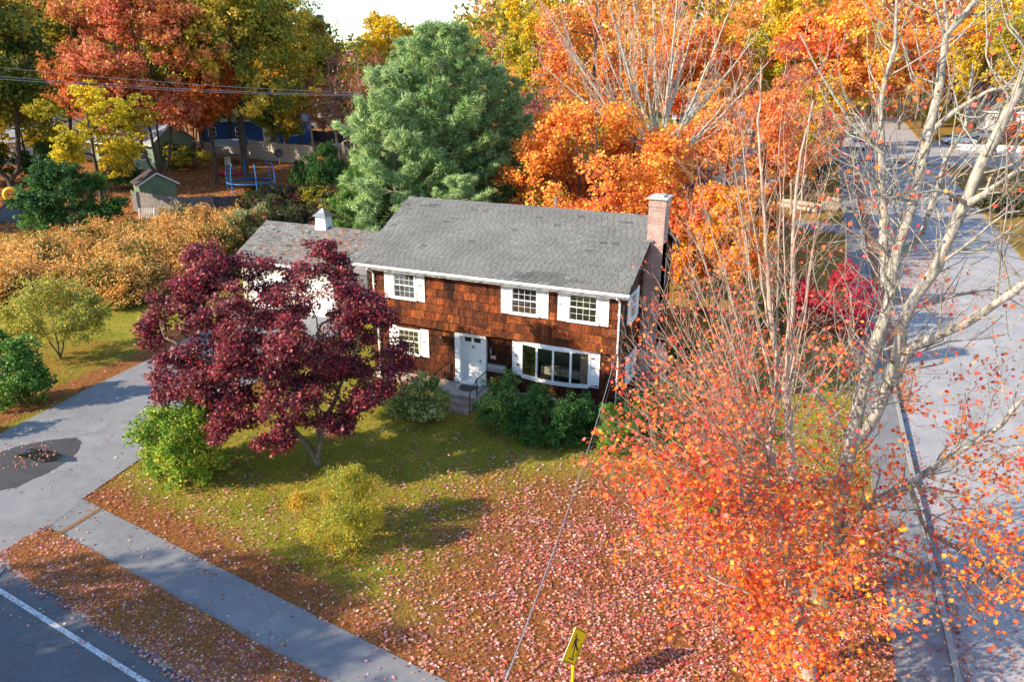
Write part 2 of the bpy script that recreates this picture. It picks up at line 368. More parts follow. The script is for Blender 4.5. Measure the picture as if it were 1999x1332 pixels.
def wood(name, chains, mat, parent):
    """one mesh from many tapering tubes; chains = [(pts, radii), ...]"""
    V = []; Fq = []; b = 0
    for pts, rad in chains:
        P = np.asarray(pts, float); r = np.asarray(rad, float); k = len(P)
        if k < 2: continue
        n = 9 if r[0] > 0.12 else (6 if r[0] > 0.04 else (4 if r[0] > 0.014 else 3))
        t = np.gradient(P, axis=0); t /= np.linalg.norm(t, axis=1, keepdims=True)+1e-9
        ref = np.array([0, 0, 1.0]) if abs(t[0, 2]) < 0.9 else np.array([1.0, 0, 0])
        u = np.cross(t, ref); u /= np.linalg.norm(u, axis=1, keepdims=True)+1e-9; w_ = np.cross(t, u)
        an = 2*np.pi*np.arange(n)/n
        ring = P[:, None, :]+r[:, None, None]*(np.cos(an)[None, :, None]*u[:, None, :]+np.sin(an)[None, :, None]*w_[:, None, :])
        V.append(ring.reshape(-1, 3)); i = np.arange(k-1)[:, None]*n; j = np.arange(n)[None, :]; j2 = (j+1) % n
        Fq.append(np.stack([b+i+j, b+i+j2, b+i+n+j2, b+i+n+j], -1).reshape(-1, 4)); b += k*n
    V = np.concatenate(V); Fq = np.concatenate(Fq); m = len(Fq)
    me = bpy.data.meshes.new(name); me.vertices.add(len(V)); me.vertices.foreach_set('co', V.astype(np.float32).ravel())
    me.loops.add(m*4); me.loops.foreach_set('vertex_index', Fq.astype(np.int32).ravel())
    me.polygons.add(m); me.polygons.foreach_set('loop_start', np.arange(0, m*4, 4, dtype=np.int32))
    try: me.polygons.foreach_set('loop_total', np.full(m, 4, dtype=np.int32))
    except Exception: pass
    me.update(calc_edges=True); me.polygons.foreach_set('use_smooth', np.ones(m, bool))
    return link(name, me, parent, mat)

def dendrite(stems, tips, r_tip=0.008, r_base=0.15, up_pen=0.8, path_w=0.25, step=0.45, bend=0.35):
    """joins every tip to the nearest fitting place of a growing skeleton; returns tube chains.
    stems: list of polylines, the first starts at the ground, each later one starts on an earlier one"""
    P = []; par = []; pl = []
    def add(p, pa): P.append(np.array(p, float)); par.append(pa); pl.append(0 if pa < 0 else pl[pa]+np.linalg.norm(P[-1]-P[pa])); return len(P)-1
    for st in stems:
        st = [np.array(p, float) for p in st]
        if not P: cur = add(st[0], -1)
        else: cur = int(np.argmin(np.linalg.norm(np.array(P)-st[0], axis=1)))
        for q in st[1:]:
            a = P[cur].copy(); k = max(1, int(np.linalg.norm(q-a)/step))
            for i in range(1, k+1): cur = add(a+(q-a)*i/k+(rng.normal(size=3)*0.02 if i < k else 0), cur)
    base = len(P); P0 = np.array(P)
    tips = tips[np.argsort([np.min(np.linalg.norm(P0-t, axis=1)) for t in tips])]
    skip = 1
    for t in tips:
        A = np.array(P); d = A-t; dist = np.linalg.norm(d, axis=1)
        cost = dist+path_w*np.array(pl)+up_pen*np.maximum(0, d[:, 2]+0.15*dist); cost[:skip] += 5
        k0 = int(np.argmin(cost)); a = P[k0].copy(); L = dist[k0]
        if L < 0.03: continue
        dirp = P[k0]-P[par[k0]] if par[k0] >= 0 else np.array([0, 0, 1.0]); dirp = dirp/(np.linalg.norm(dirp)+1e-9)
        c = a+dirp*L*bend+np.array([0, 0, 0.06*L])+rng.normal(size=3)*0.05*L
        k = max(1, int(L/step)+1); cur = k0
        for i in range(1, k+1):
            s = i/k; cur = add((1-s)**2*a+2*s*(1-s)*c+s*s*t, cur)
    n = len(P); cnt = np.zeros(n); kids = [[] for _ in range(n)]
    for i, p in enumerate(par):
        if p >= 0: kids[p].append(i)
    for i in range(n-1, -1, -1):
        if not kids[i]: cnt[i] = 1
        if par[i] >= 0: cnt[par[i]] += cnt[i]
    tot = max(cnt[0], 2); e = math.log(tot)/math.log(r_base/r_tip); rad = r_tip*cnt**(1/e)
    chains = []; starts = [(-1, 0)]
    while starts:
        pa, i = starts.pop(); ch = [pa, i] if pa >= 0 else [i]
        while kids[i]:
            ks = sorted(kids[i], key=lambda q: -cnt[q]); i2 = ks[0]
            for q in ks[1:]: starts.append((i, q))
            i = i2; ch.append(i)
        pts = np.array([P[q] for q in ch]); rr = np.array([rad[q] for q in ch])
        if pa >= 0: rr[0] = min(rr[0], rr[1]*1.15)
        if pa < 0: rr[0] *= 1.35
        chains.append((pts, rr))
    return chains

def lobes(c, rad, n_lobes, n_tips, lobe_r=0.38, shell=0.75, flat_=0.8, min_z=-1):
    """tip points gathered in clumps near the skin of an ellipsoid; returns points and the clump of each"""
    c = np.array(c, float); rad = np.array(rad, float)
    d = rand_unit(n_lobes*3); d = d[d[:, 2] > min_z][:n_lobes]; n_l = len(d)
    lc = c+d*rad*(shell*(0.55+0.45*rng.random((n_l, 1))**0.5)); k = rng.integers(0, n_l, n_tips)
    sz = lobe_r*(0.6+0.8*rng.random(n_l)); o = rand_unit(n_tips)*(rng.random((n_tips, 1))**0.5)*sz[k][:, None]*rad.mean()
    o[:, 2] *= flat_; return lc[k]+o, k
def leaves_round(tips, clump, per, spread, size, pal, name='crown', parent=None, shape='quad', mat=None, up=0.45, centre=None, jit=0.18, mixc=0.3, flat_=0.7, szj=0.3):
    n = len(tips)*per; idx = np.repeat(np.arange(len(tips)), per)
    o = rand_unit(n)*(rng.random((n, 1))**0.45)*spread; o[:, 2] *= flat_
    C = tips[idx]+o; nr = np.zeros((n, 3)); nr[:, 2] = 1
    if centre is not None:
        q = C-np.array(centre); q /= np.linalg.norm(q, axis=1, keepdims=True)+1e-9; nr = nr*0.6+q*0.6
    cl = clump[idx] if clump is not None else idx
    return leaf_object(name, C, size*(1+szj*(rng.random(n)*2-1)), pick(pal, n, jit, mixc, cl), shape, mat, parent, nr, up)

def crown_tree(name, label, cat, h, w_, pal, pos=None, trunk_r=0.22, lobes_n=16, tips_n=420, per=45, spread=0.55, size=0.22, base_z=0.3, bark='bark_dark', shape='quad', group=None, stems=1, mixc=0.3, r_tip=0.012, mat=None, shell=0.8, lean=(0,0), flat_=0.75, lobe_r=0.36, up=0.45, min_z=-0.8):
    root = empty(name, pos if pos is not None else (0,0,0), 0, label, cat, group)
    c = (lean[0], lean[1], h*(1+base_z)/2); rad = (w_/2, w_/2, h*(1-base_z)/2)
    tips, cl = lobes(c, rad, lobes_n, tips_n, lobe_r, shell, 0.8, min_z)
    st = []
    for s in range(stems):
        a = 2*math.pi*s/stems+0.6; o = 0 if stems == 1 else 0.12
        dx, dy = math.cos(a)*w_*0.12*(stems > 1), math.sin(a)*w_*0.12*(stems > 1)
        st.append([(0, 0, -0.1), (math.cos(a)*o, math.sin(a)*o, h*0.04), (dx*0.6+lean[0]*0.4, dy*0.6+lean[1]*0.4, h*base_z*0.8), (dx*1.3+lean[0], dy*1.3+lean[1], h*(base_z+0.25)), (dx*1.5+lean[0], dy*1.5+lean[1], h*0.82)])
    if stems > 1: st = [[(0,0,-0.15), (0,0,0.05)]]+[[(0,0,0.05)]+q[1:] for q in st]
    wood('trunk', dendrite(st, tips, r_tip, trunk_r, step=max(0.4, h*0.04)), M[bark], root)
    leaves_round(tips, cl, per, spread, size, pal, 'crown', root, shape, mat, up, c, mixc=mixc, flat_=flat_)
    return root

def sprouts(pts, r0, r1, depth_, dens=1.1, ratio=0.5, ang=32, up=0.35, out=None, tips=None, minlen=0.25, r_min=0.0045, start=0.12):
    """a limb and, recursively, the ascending side branches it carries"""
    P = np.asarray(pts, float); seg = np.linalg.norm(np.diff(P, axis=0), axis=1); L = seg.sum(); cum = np.r_[0, np.cumsum(seg)]
    k = max(3, int(L/0.35)); s = np.linspace(0, L, k+1)
    Q = np.stack([np.interp(s, cum, P[:, i]) for i in range(3)], -1)
    wob = rng.normal(size=Q.shape)*0.025*min(1, L); wob[0] = 0; Q = Q+np.cumsum(wob, axis=0)*0.7
    rr = r0+(r1-r0)*(s/L)**0.85; out.append((Q, rr)); tips.append(Q[-1])
    if depth_ <= 0: return
    n = max(1, int(L*dens*(1.0 if depth_ > 1 else 1.4)+rng.random()))
    for i in range(n):
        f = start+(0.97-start)*(i+rng.random())/n; x = f*k; i0 = min(int(x), k-1); p = Q[i0]+(Q[i0+1]-Q[i0])*(x-i0)
        t = Q[i0+1]-Q[i0]; t /= np.linalg.norm(t)+1e-9
        q = rng.normal(size=3); q -= t*q.dot(t); q /= np.linalg.norm(q)+1e-9
        a = R(ang*(0.7+0.6*rng.random())); d = t*math.cos(a)+q*math.sin(a); d[2] += up*0.5; d /= np.linalg.norm(d)
        l = max(minlen, L*ratio*(1.15-0.7*f)*(0.6+0.6*rng.random())); c0 = p+d*l*0.5; e = c0+(d+np.array([0, 0, up])*0.8)/np.linalg.norm(d+np.array([0, 0, up])*0.8)*l*0.5
        rb = max(r_min, (r0+(r1-r0)*f)*0.55*min(1, 0.35+l/max(L, .1))); re = max(r_min*0.7, rb*0.3)
        sprouts([p, c0, e], rb, re, depth_-1, dens*1.25, ratio*0.95, ang, up, out, tips, minlen, r_min)
def curve3(a, b, rise=0.15, n=6, side=None):
    a, b = np.array(a, float), np.array(b, float); L = np.linalg.norm(b-a); c = (a+b)/2+np.array([0, 0, -rise*L])
    if side is not None: c = c+np.array(side)*L
    t = np.linspace(0, 1, n)[:, None]; return (1-t)**2*a+2*t*(1-t)*c+t*t*b

# ---------------------------------------------------------------- the setting
def kx(y): return 15.1-0.035*y                  # x of the side street's kerb
def sstep(a, b, x): t = np.clip((x-a)/(b-a), 0, 1); return t*t*(3-2*t)
def walk_y(x): return -12.81-0.161*(x+10.78)     # lawn side of the front sidewalk
def brown_at(x, y):
    dw = y-walk_y(x); b = 1-sstep(0.3, 2.4, dw)
    d = np.hypot(x-12.5, y+9.5); b = np.maximum(b, 1-sstep(7.5, 15.5, d+1.5*np.maximum(0, y+6)))
    b = np.maximum(b, 0.8*(1-sstep(0, 1.3, np.abs(x+11.6))*1.0)*(y < 2)*(y > -13))
    b = np.maximum(b, (1-sstep(0.2, 1.6, np.abs(x+19.3)))*(y < 6))
    Y = -0.38542*x+0.92274*y+30.02
    b = np.maximum(b, sstep(56, 64, Y)*(x < -30)*0.85); b = np.maximum(b, (y > 8)*(x > -8)*0.62)
    b = b-0.30*((x < -20.5) & (Y < 56)); b = np.maximum(b, (x > kx(y)+10)*0.5); b = np.maximum(b, 0.45*(np.hypot((x+22)/1.5, y+4) < 3)*1.0)
    return b
def axis_lines(segs):
    out = []
    for a, b, st in segs: out += list(np.arange(a, b, st))
    return np.array(sorted(set(np.round(out, 3))))
xs = axis_lines([(-1500,-300,300),(-300,-100,40),(-100,-45,5),(-45,-1.0,.4),(-1.0,-.01,.3)]); xs = np.r_[xs, 0, 0.04, 5, 10.8, 10.84]
xs = np.r_[xs, axis_lines([(11.2,30,.8),(30,100,6),(100,300,40),(300,1501,300)])]
ys = axis_lines([(-900,-100,200),(-100,-30,10),(-30,50,.4),(50,130,2.0),(130,300,15),(300,1501,200)])
GX, GY = np.meshgrid(xs, ys); GXs = GX+15.1-0.035*np.clip(GY, -60, 200)
Yd = np.clip(-0.38542*GXs+0.92274*GY+30.02, 0, 230); GZ = 0.035*np.maximum(0, Yd-44)
GZ -= 0.15*((GX > 0.02) & (GX < 10.82))
V = np.stack([GXs, GY, GZ], -1).reshape(-1, 3); nx = len(xs); ny = len(ys)
i = np.arange(ny-1)[:, None]*nx; j = np.arange(nx-1)[None, :]; Fg = np.stack([i+j, i+j+1, i+nx+j+1, i+nx+j], -1).reshape(-1, 4)
me = bpy.data.meshes.new('lawn'); me.from_pydata(V.tolist(), [], Fg.tolist())
a_ = me.attributes.new('brown', 'FLOAT', 'POINT'); a_.data.foreach_set('value', brown_at(GXs.ravel(), GY.ravel()).astype(np.float32))
tag(link('lawn', me, None, M['ground']), kind='structure')

def sheet(name, pts, mat, dz, sub=None):
    """flat or draped sheet; pts polygon (convex strips given as two edges when sub is set)"""
    mb = MB()
    if sub is None: mb.add([(p[0], p[1], hz(p[0], p[1])+dz) for p in pts], [tuple(range(len(pts)))])
    else:
        A, B = pts; n = len(A)
        for k in range(n): mb.v += [(A[k][0], A[k][1], hz(*A[k][:2])+dz), (B[k][0], B[k][1], hz(*B[k][:2])+dz)]
        for k in range(n-1): mb.f.append([2*k, 2*k+1, 2*k+3, 2*k+2]); mb.c.append((1,1,1)); mb.m.append(0)
    o = mb.build(name, mat)
    return tag(o, kind='structure')
yy = list(np.arange(-40, 150, 2.0))
sheet('side_street', ([(kx(y)+.04, y) for y in yy], [(kx(y)+10.8, y) for y in yy]), M['street'], -0.11, 1)
xx = list(np.arange(-10, 60, 2.0)); sheet('cross_street', ([(kx(80)+x, 84) for x in xx], [(kx(80)+x, 108) for x in xx]), M['street'], 0.05, 1)
sheet('side_sidewalk', ([(kx(y)-1.45, y) for y in yy], [(kx(y)-.16, y) for y in yy]), M['walk'], 0.03, 1)
mb = MB()
for y in np.arange(-30, 130, 2.4):
    a = Vector((kx(y)-.07, y, hz(kx(y), y)-.03)); b = Vector((kx(y+2.38)-.07, y+2.38, hz(kx(y+2.38), y+2.38)-.03)); mb.bar(a, b, 0.15, 0.2)
tag(mb.build('kerb', M['granite'], bevel=0.01), kind='structure')
# front road, its edge line, verge and sidewalk
def rl(x, o): return -17.11-0.145*(x+8.72)+o
def jag(x, a=0.12): return a*(math.sin(x*1.7)+0.6*math.sin(x*4.3+1)+0.4*math.sin(x*9.1+2))
X0 = [-60, -40, -25]+[round(-20+0.4*k, 2) for k in range(89)]
VERT = []
for k in range(0, 200):
    x = -14.9+0.15*k
    if x > 15: break
    VERT.append(x)
def verge_low(x): return walk_y(x)-3.24-.02*(x+9)*(x < -5)+jag(x, 0.05)
sheet('front_road', ([(x, rl(x, -9)) for x in X0], [(x, rl(x, 1.55)) for x in X0]), M['road'], 0.012, 1)
sheet('road_line', ([(x, rl(x, -.07)) for x in X0], [(x, rl(x, .07)) for x in X0]), M['paint_line'], 0.018, 1)
sheet('front_sidewalk', ([(x, walk_y(x)-1.55) for x in X0 if x > -11.2], [(x, walk_y(x)) for x in X0 if x > -11.2]), M['walk'], 0.027, 1)
dl = [(-26, -17.5), (-18.2, -13.5), (-17.7, -11.5), (-18.0, -9.5), (-18.5, -6), (-18.9, -2), (-19.6, 1.5), (-20.6, 6.6)]
dr = [(-9.2, -17.0), (-9.9, -15.6), (-10.75, -12.75), (-11.15, -10.2), (-11.5, -8.2), (-11.9, -5), (-12.4, 0), (-12.7, 6.6)]
mb = MB()
for p, q in zip(dl, dr):
    for k in range(9): s = k/8; x = p[0]+(q[0]-p[0])*s; y = p[1]+(q[1]-p[1])*s; mb.v.append((x, y, hz(x, y)+.03))
for r_ in range(len(dl)-1):
    for k in range(8): b0 = r_*9+k; mb.f.append([b0, b0+1, b0+10, b0+9]); mb.c.append((1,1,1)); mb.m.append(0)
tag(mb.build('driveway', M['drive']), kind='structure')
pt = [(0,885),(40,872),(95,862),(150,856),(160,866),(150,886),(128,905),(95,925),(60,940),(30,955),(0,960),(-60,975),(-60,890)]
pp = [at(*p) for p in pt]; pr2 = []
for a, b in zip(pp, pp[1:]+pp[:1]):
    for k in range(5): q = a.lerp(b, k/5); pr2.append((q.x+rng.normal()*.025, q.y+rng.normal()*.025))
sheet('driveway_patch', pr2, M['patch'], 0.036)
m_, t_, b_ = new_mat('puddle_water'); b_.inputs['Base Color'].default_value = (.02, .02, .02, 1); b_.inputs['Roughness'].default_value = .04
pc_ = at(88, 893); sheet('puddle', [(pc_.x+1.05*math.cos(a)*(1+.2*math.sin(3*a)+.1*math.sin(7*a))+.5*math.sin(a), pc_.y+.5*math.sin(a)*(1+.25*math.cos(2*a))) for a in np.linspace(0, 6.28, 33)[:-1]], m_, .0385)
sheet('seam', [at(115,1042), at(196,994), at(199,997), at(119,1047)], flat('dry_grass_seam', (0.22, 0.11, 0.04), 0.9, var=0.4, vs=20), 0.04)
# verge: a low brown turf strip with a ragged edge, on top of road and walk edges
vt = [x for x in VERT if x > -10.5]; lo = []; hi = []
for x in vt:
    e = math.sqrt(max(0, 1-max(0, (-9.35-x)/1.15)**2)); mid = walk_y(x)-2.4
    hi.append((x, mid+0.87*e+jag(x*1.3, .02))); lo.append((x, mid+(verge_low(x)-mid)*e))
sheet('verge_turf', (lo, hi), M['ground'], 0.042, 1)
vg = bpy.data.objects['verge_turf']; a_ = vg.data.attributes.new('brown', 'FLOAT', 'POINT')
a_.data.foreach_set('value', [1.0]*len(vg.data.vertices))
gs = []
for x in vt[::1]: gs.append(x)
sheet('gritty_road_edge', ([(x, l[1]-0.02-.16*max(0, math.sin(x*1.9))*(.6+.4*math.sin(x*7))) for x, l in zip(vt, lo)], [(x, l[1]+.1) for x, l in zip(vt, lo)]), M['sand'], 0.034, 1)
nd = [at(1420,430), at(1645,452), at(1645,432), at(1550,418), at(1430,412)]
A = [at(1400+25*k, 414+2.5*k) for k in range(11)]; B = [at(1400+25*k, 430+2.8*k) for k in range(11)]
sheet('neighbour_driveway', (A, B), M['walk'], 0.04, 1)

# ---------------------------------------------------------------- the shingled house
house = empty('shingled_house', (0, 0, 0), 0, 'two storey house clad in orange brown cedar shakes with grey roof and white shutters', 'house')
WX0, WX1, D_ = -7.5, 4.15, 8.8
mb = MB()
mb.box(WX0+.02, WX1-.02, .03, D_-.02, 3.0, 5.60); mb.box(WX0+.02, -3.27, .24, D_-.1, .55, 3.0); mb.box(-1.77, -.18, .24, D_-.1, .55, 3.0)
mb.box(2.80, WX1-.02, .24, D_-.1, .55, 3.0); mb.box(-.18, 2.80, .24, .9, .55, 1.28); mb.box(-.18, 2.80, .24, .9, 2.83, 3.0)
mb.box(-3.27, -1.77, .45, D_-.1, .55, 3.0); mb.box(-.18, 2.80, 2.6, D_-.1, .55, 3.0)
for x0, x1 in ((WX0+.04, WX0+.08), (WX1-.08, WX1-.04)):
    mb.add([(x, y, z) for x in (x0, x1) for y, z in ((.03, 5.6), (D_-.03, 5.6), (4.41, 7.5))], [(0,1,2), (3,4,5), (0,1,4,3), (1,2,5,4), (2,0,3,5)])
mb.build('wall', M['dark'], house)
SH = [srgb(h)*0.62 for h in ('9c4a22','b25a2a','86401e','a85226','6a3018','74381c','8e4a28','5a2a18','b8652f')]
def shakes(name, u0, u1, z0, z1, course, frame, holes, tone=1.0, edge=None):
    mb = MB(); z = z0; row = 0; nrow = int(round((z1-z0)/course)); course = (z1-z0)/nrow
    for row in range(nrow):
        z = z0+row*course; u = u0-rng.random()*.1; ph = rng.random()*6
        gc = None; gl = 0
        while u < u1:
            w_ = 0.09+rng.random()*0.12
            if gl <= 0: gl = 0.25+rng.random()*.4; gc = SH[rng.integers(len(SH))]*(0.45+0.3*rng.random())+np.array((.115,.036,.012))*.44
            gl -= w_; a, b = max(u, u0), min(u+w_-.004, u1); u += w_
            if b-a < .02: continue
            zb = z+0.018*math.sin(u*1.1+ph)+rng.normal()*.008; zt = z+course+.05
            if edge: 
                zt = min(zt, edge((a+b)/2)); 
                if zt-zb < .04: continue
            if row == nrow-1: zt = min(zt, z1+.02) if not edge else zt
            skip = False
            for h in holes:
                if a > h[0]-.02 and b < h[1]+.02 and zb > h[2]-.12 and zt < h[3]+.2: skip = True
                elif b > h[0] and a < h[1] and zt > h[2] and zb < h[3]:
                    if (a+b)/2 > h[0] and (a+b)/2 < h[1]:
                        if zb < h[2]: zt = min(zt, h[2])
                        elif zt > h[3]: zb = max(zb, h[3])
                        else: skip = True
                    elif (a+b)/2 < h[0]: b = min(b, h[0])
                    else: a = max(a, h[1])
            if skip or zt-zb < .03 or b-a < .01: continue
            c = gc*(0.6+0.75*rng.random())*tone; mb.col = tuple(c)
            o = 0.062+rng.random()*.016; oi = .006
            vs = [frame(a, 0, zb), frame(b, 0, zb), frame(b, o, zb), frame(a, o, zb), frame(a, 0, zt), frame(b, 0, zt), frame(b, oi, zt), frame(a, oi, zt)]
            mb.add(vs, [(0,1,2,3), (4,5,6,7), (0,1,5,4), (2,3,7,6), (1,2,6,5), (0,3,7,4)])
    return mb.build(name, M['shake'], house)
WINS = [(-6.19, -5.03, 4.12, 5.30), (-.61, .63, 4.12, 5.30), (1.87, 3.15, 4.12, 5.30)]
shakes('upper_shakes', WX0, WX1, 2.93, 5.50, .37, lambda u, o, z: (u, .03-o, z), [(w_[0], w_[1], w_[2], w_[3]) for w_ in WINS])
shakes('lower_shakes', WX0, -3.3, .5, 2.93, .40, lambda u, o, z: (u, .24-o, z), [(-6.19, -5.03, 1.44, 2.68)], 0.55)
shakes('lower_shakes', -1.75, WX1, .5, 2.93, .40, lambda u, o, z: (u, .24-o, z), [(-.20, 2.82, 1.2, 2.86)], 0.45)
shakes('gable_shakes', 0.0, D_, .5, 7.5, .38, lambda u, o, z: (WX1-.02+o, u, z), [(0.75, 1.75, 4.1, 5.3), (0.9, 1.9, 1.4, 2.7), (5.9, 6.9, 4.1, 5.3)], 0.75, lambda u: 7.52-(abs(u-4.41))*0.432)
mb = MB(); mb.box(WX0, -3.6, .10, D_-.05, -.1, .5); mb.box(-1.7, WX1, .10, D_-.05, -.1, .5); mb.box(-3.6, -1.7, .4, D_-.05, -.1, .5)
mb.build('foundation', M['step_brick'], house)
mb = MB(); mb.box(WX0-.01, WX0+.1, -.02, .03, 2.95, 5.5); mb.build('corner_board', M['dark'], house)
mb = MB(); mb.box(WX1-.1, WX1+.03, -.02, .02, 2.9, 5.5); mb.box(WX1-.1, WX1+.03, .02, .22, .5, 2.93); mb.build('corner_board', M['dark'], house)
# roof
RX0, RX1 = -7.8, 4.42
mb = MB(); mb.slab([(RX0, -.45, 5.63), (RX1, -.45, 5.63), (RX1, 4.41, 7.73), (RX0, 4.41, 7.73)], .10)
mb.slab([(RX0, 4.41, 7.728), (RX1, 4.41, 7.728), (RX1, 9.27, 5.63), (RX0, 9.27, 5.63)], .10)
rf = mb.build('roof', M['dark'], house)
def tabs(name, x0, x1, ya, za, yb, zb, wt, rh, base, var, parent, dark=()):
    """courses of separate shingle tabs laid up the slope from (ya, za) to (yb, zb)"""
    mb = MB(); a = Vector((0, ya, za)); s = Vector((0, yb-ya, zb-za)); L = s.length; s.normalize(); nv = Vector((0, -s.z, s.y))*(1 if yb > ya else -1)
    if nv.z < 0: nv = -nv
    for r_ in range(int(L/rh)+1):
        d0 = r_*rh-.01; d1 = min(d0+rh+.02, L); x = x0-(r_ % 2)*wt*.5-.07*math.sin(r_*2.3)
        while x < x1:
            w_ = wt*(.92+.16*rng.random()); A, B = max(x, x0), min(x+w_-.016, x1); x += w_
            if B-A < .02 or d1-d0 < .03: continue
            k = base*(1+var*rng.normal()); 
            for cx_, cd, rx, rd, dk in dark:
                if ((A+B)/2-cx_)**2/rx**2+((d0+d1)/2-cd)**2/rd**2 < 1+.5*rng.normal(): k *= dk
            if rng.random() < .012: k *= .62
            mb.col = (k*1.0, k*1.0, k*.955); lo = .016+.006*rng.random(); hi = .003; p = a+s*d0; q = a+s*d1
            mb.add([Vector((A,0,0))+p, Vector((B,0,0))+p, Vector((B,0,0))+q, Vector((A,0,0))+q, Vector((A,0,0))+p+nv*lo, Vector((B,0,0))+p+nv*lo, Vector((B,0,0))+q+nv*hi, Vector((A,0,0))+q+nv*hi], [(4,5,6,7), (0,1,5,4), (1,2,6,5), (3,0,4,7)])
    return mb.build(name, M['tab'], parent)
tabs('shingle_courses', RX0, RX1, -.47, 5.632, 4.40, 7.738, .27, .158, .178, .06, rf, [(.9, .45, 1.3, .35, .72), (-.2, .25, .8, .2, .75), (-6.2, 4.7, .6, .15, .7), (3.0, 4.6, .55, .08, .62), (-4.4, 3.9, .5, .1, .8)])
tabs('back_shingle_courses', RX0, RX1, 9.29, 5.632, 4.42, 7.738, .27, .158, .178, .06, rf)
mb = MB()
for x in np.arange(RX0, RX1, .24): mb.slab([(x, 4.24, 7.672+.004), (min(x+.25, RX1), 4.24, 7.672), (min(x+.25, RX1), 4.41, 7.755), (x, 4.41, 7.762)], .012).slab([(x, 4.41, 7.762), (min(x+.25, RX1), 4.41, 7.755), (min(x+.25, RX1), 4.58, 7.672), (x, 4.58, 7.676)], .012)
mb.build('ridge_cap', M['roof_old'], rf)
mb = MB(); mb.tube([(-.6, 5.2, 7.2), (-.6, 5.2, 8.05)], .05, 10); mb.tube([(-.6, 5.2, 8.03), (-.6, 5.2, 8.1)], .07, 10); mb.build('vent_pipe', M['metal'], rf)
for x in (RX0+.012, RX1-.012):
    mb = MB()
    for y0, y1 in ((-.45, 4.41), (9.27, 4.41)):
        mb.add([(x+dx, y, z) for dx in (-.014, .014) for y, z in ((y0, 5.52), (y0, 5.38), (y1, 7.46), (y1, 7.62))], [(0,1,2,3), (4,5,6,7), (0,1,5,4), (1,2,6,5), (2,3,7,6), (3,0,4,7)])
    mb.build('rake_board', M['dark'], house)
mb = MB(); mb.box(RX0, RX1, -.44, -.41, 5.37, 5.53); mb.box(RX0, RX1, -.41, 0.0, 5.36, 5.385); mb.build('fascia', M['white_worn'], house)
mb = MB()
prof = [(-.455, 5.60), (-.475, 5.49), (-.50, 5.47), (-.555, 5.47), (-.58, 5.52), (-.585, 5.60), (-.57, 5.60), (-.565, 5.53), (-.545, 5.49), (-.50, 5.49), (-.485, 5.50), (-.465, 5.60)]
n = len(prof); mb.add([(x, y, z) for x in (RX0-.06, RX1+.04) for y, z in prof], [tuple(range(n)), tuple(range(n, 2*n))]+[(k, (k+1) % n, n+(k+1) % n, n+k) for k in range(n)])
mb.build('gutter', M['white_worn'], house)
for x in (-7.15, 4.0):
    mb = MB(); mb.tube([(x, -.52, 5.50), (x, -.50, 5.38), (x, -.2, 5.22), (x, -.06, 5.10), (x, -.06, 3.1), (x, .06, 2.85), (x, .12, 2.75), (x, .12, .25), (x, -.12, .12)], .042, 6); mb.box(x-.08, x+.08, -.06, .0, 4.6, 4.64); mb.box(x-.08, x+.08, .1, .2, 1.8, 1.84)
    mb.build('downspout', M['white'], house)
# string of small lights clipped along the gutter
mb = MB(); pts = [(x, -.60+.006*math.sin(x*9), 5.52+.03*math.sin(x*7.3)) for x in np.arange(RX0, RX1, .1)]; mb.tube(pts, .006, 3)
for x in np.arange(RX0+.2, RX1, .33): mb.box(x-.014, x+.014, -.612, -.596, 5.44, 5.50)
mb.build('light_string', M['cable'], house)

def window(x0, x1, z0, z1, y, parent=house, cols=4, name='window', M_=None):
    """double hung window: casing and sashes are the part; pane, grille and blind are its sub-parts"""
    T = M_ or Matrix.Identity(4); mb = MB(); c = .075
    mb.box(x0, x0+c, y-.07, y, z0, z1, T).box(x1-c, x1, y-.07, y, z0, z1, T).box(x0+c, x1-c, y-.07, y, z1-c, z1, T).box(x0-.03, x1+.03, y-.10, y, z0-.05, z0+.03, T)
    zm = (z0+z1)/2; s = .032
    for a, b, o in ((z0+.03, zm+.02, -.035), (zm-.02, z1-c, -.05)):
        mb.box(x0+c, x0+c+s, y+o, y+o+.03, a, b, T).box(x1-c-s, x1-c, y+o, y+o+.03, a, b, T).box(x0+c+s, x1-c-s, y+o, y+o+.03, a, a+s, T).box(x0+c+s, x1-c-s, y+o, y+o+.03, b-s, b, T)
    f = mb.build(name, M['white'], parent)
    mb = MB(); mb.box(x0+c, x1-c, y-.022, y-.018, z0+.03, z1-c, T); mb.build('pane', M['glass'], f)
    mb = MB(); k = 11
    for q in range(22): zz = z0+.05+q*(z1-z0-.14)/22; mb.box(x0+c+.01, x1-c-.01, y-.010, y-.004, zz, zz+(z1-z0-.14)/22*.8, T)
    mb.build('blind', M['blind'], f)
    mb = MB(); xa, xb = x0+c+s, x1-c-s
    for a, b, o in ((z0+.07, zm-.02, -.030), (zm+.02, z1-c-s, -.045)):
        for q in range(1, cols): xq = xa+(xb-xa)*q/cols; mb.box(xq-.0065, xq+.0065, y+o, y+o+.014, a, b, T)
        for q in (1,): zq = a+(b-a)*q/2; mb.box(xa, xb, y+o+.001, y+o+.013, zq-.0065, zq+.0065, T)
    mb.build('grille', M['white'], f); return f
def shutter(x0, x1, z0, z1, y, parent=house, T=None):
    mb = MB(); mb.box(x0, x1, y-.03, y, z0, z1, T); b = .055
    mb.box(x0, x0+b, y-.038, y-.03, z0, z1, T).box(x1-b, x1, y-.038, y-.03, z0, z1, T)
    return mb.build('shutter', M['white'], parent)
for x0, x1, z0, z1 in WINS:
    window(x0, x1, z0, z1, .0); shutter(x0-.42, x0-.01, z0-.05, z1+.07, -.012); shutter(x1+.01, x1+.42, z0-.05, z1+.07, -.012)
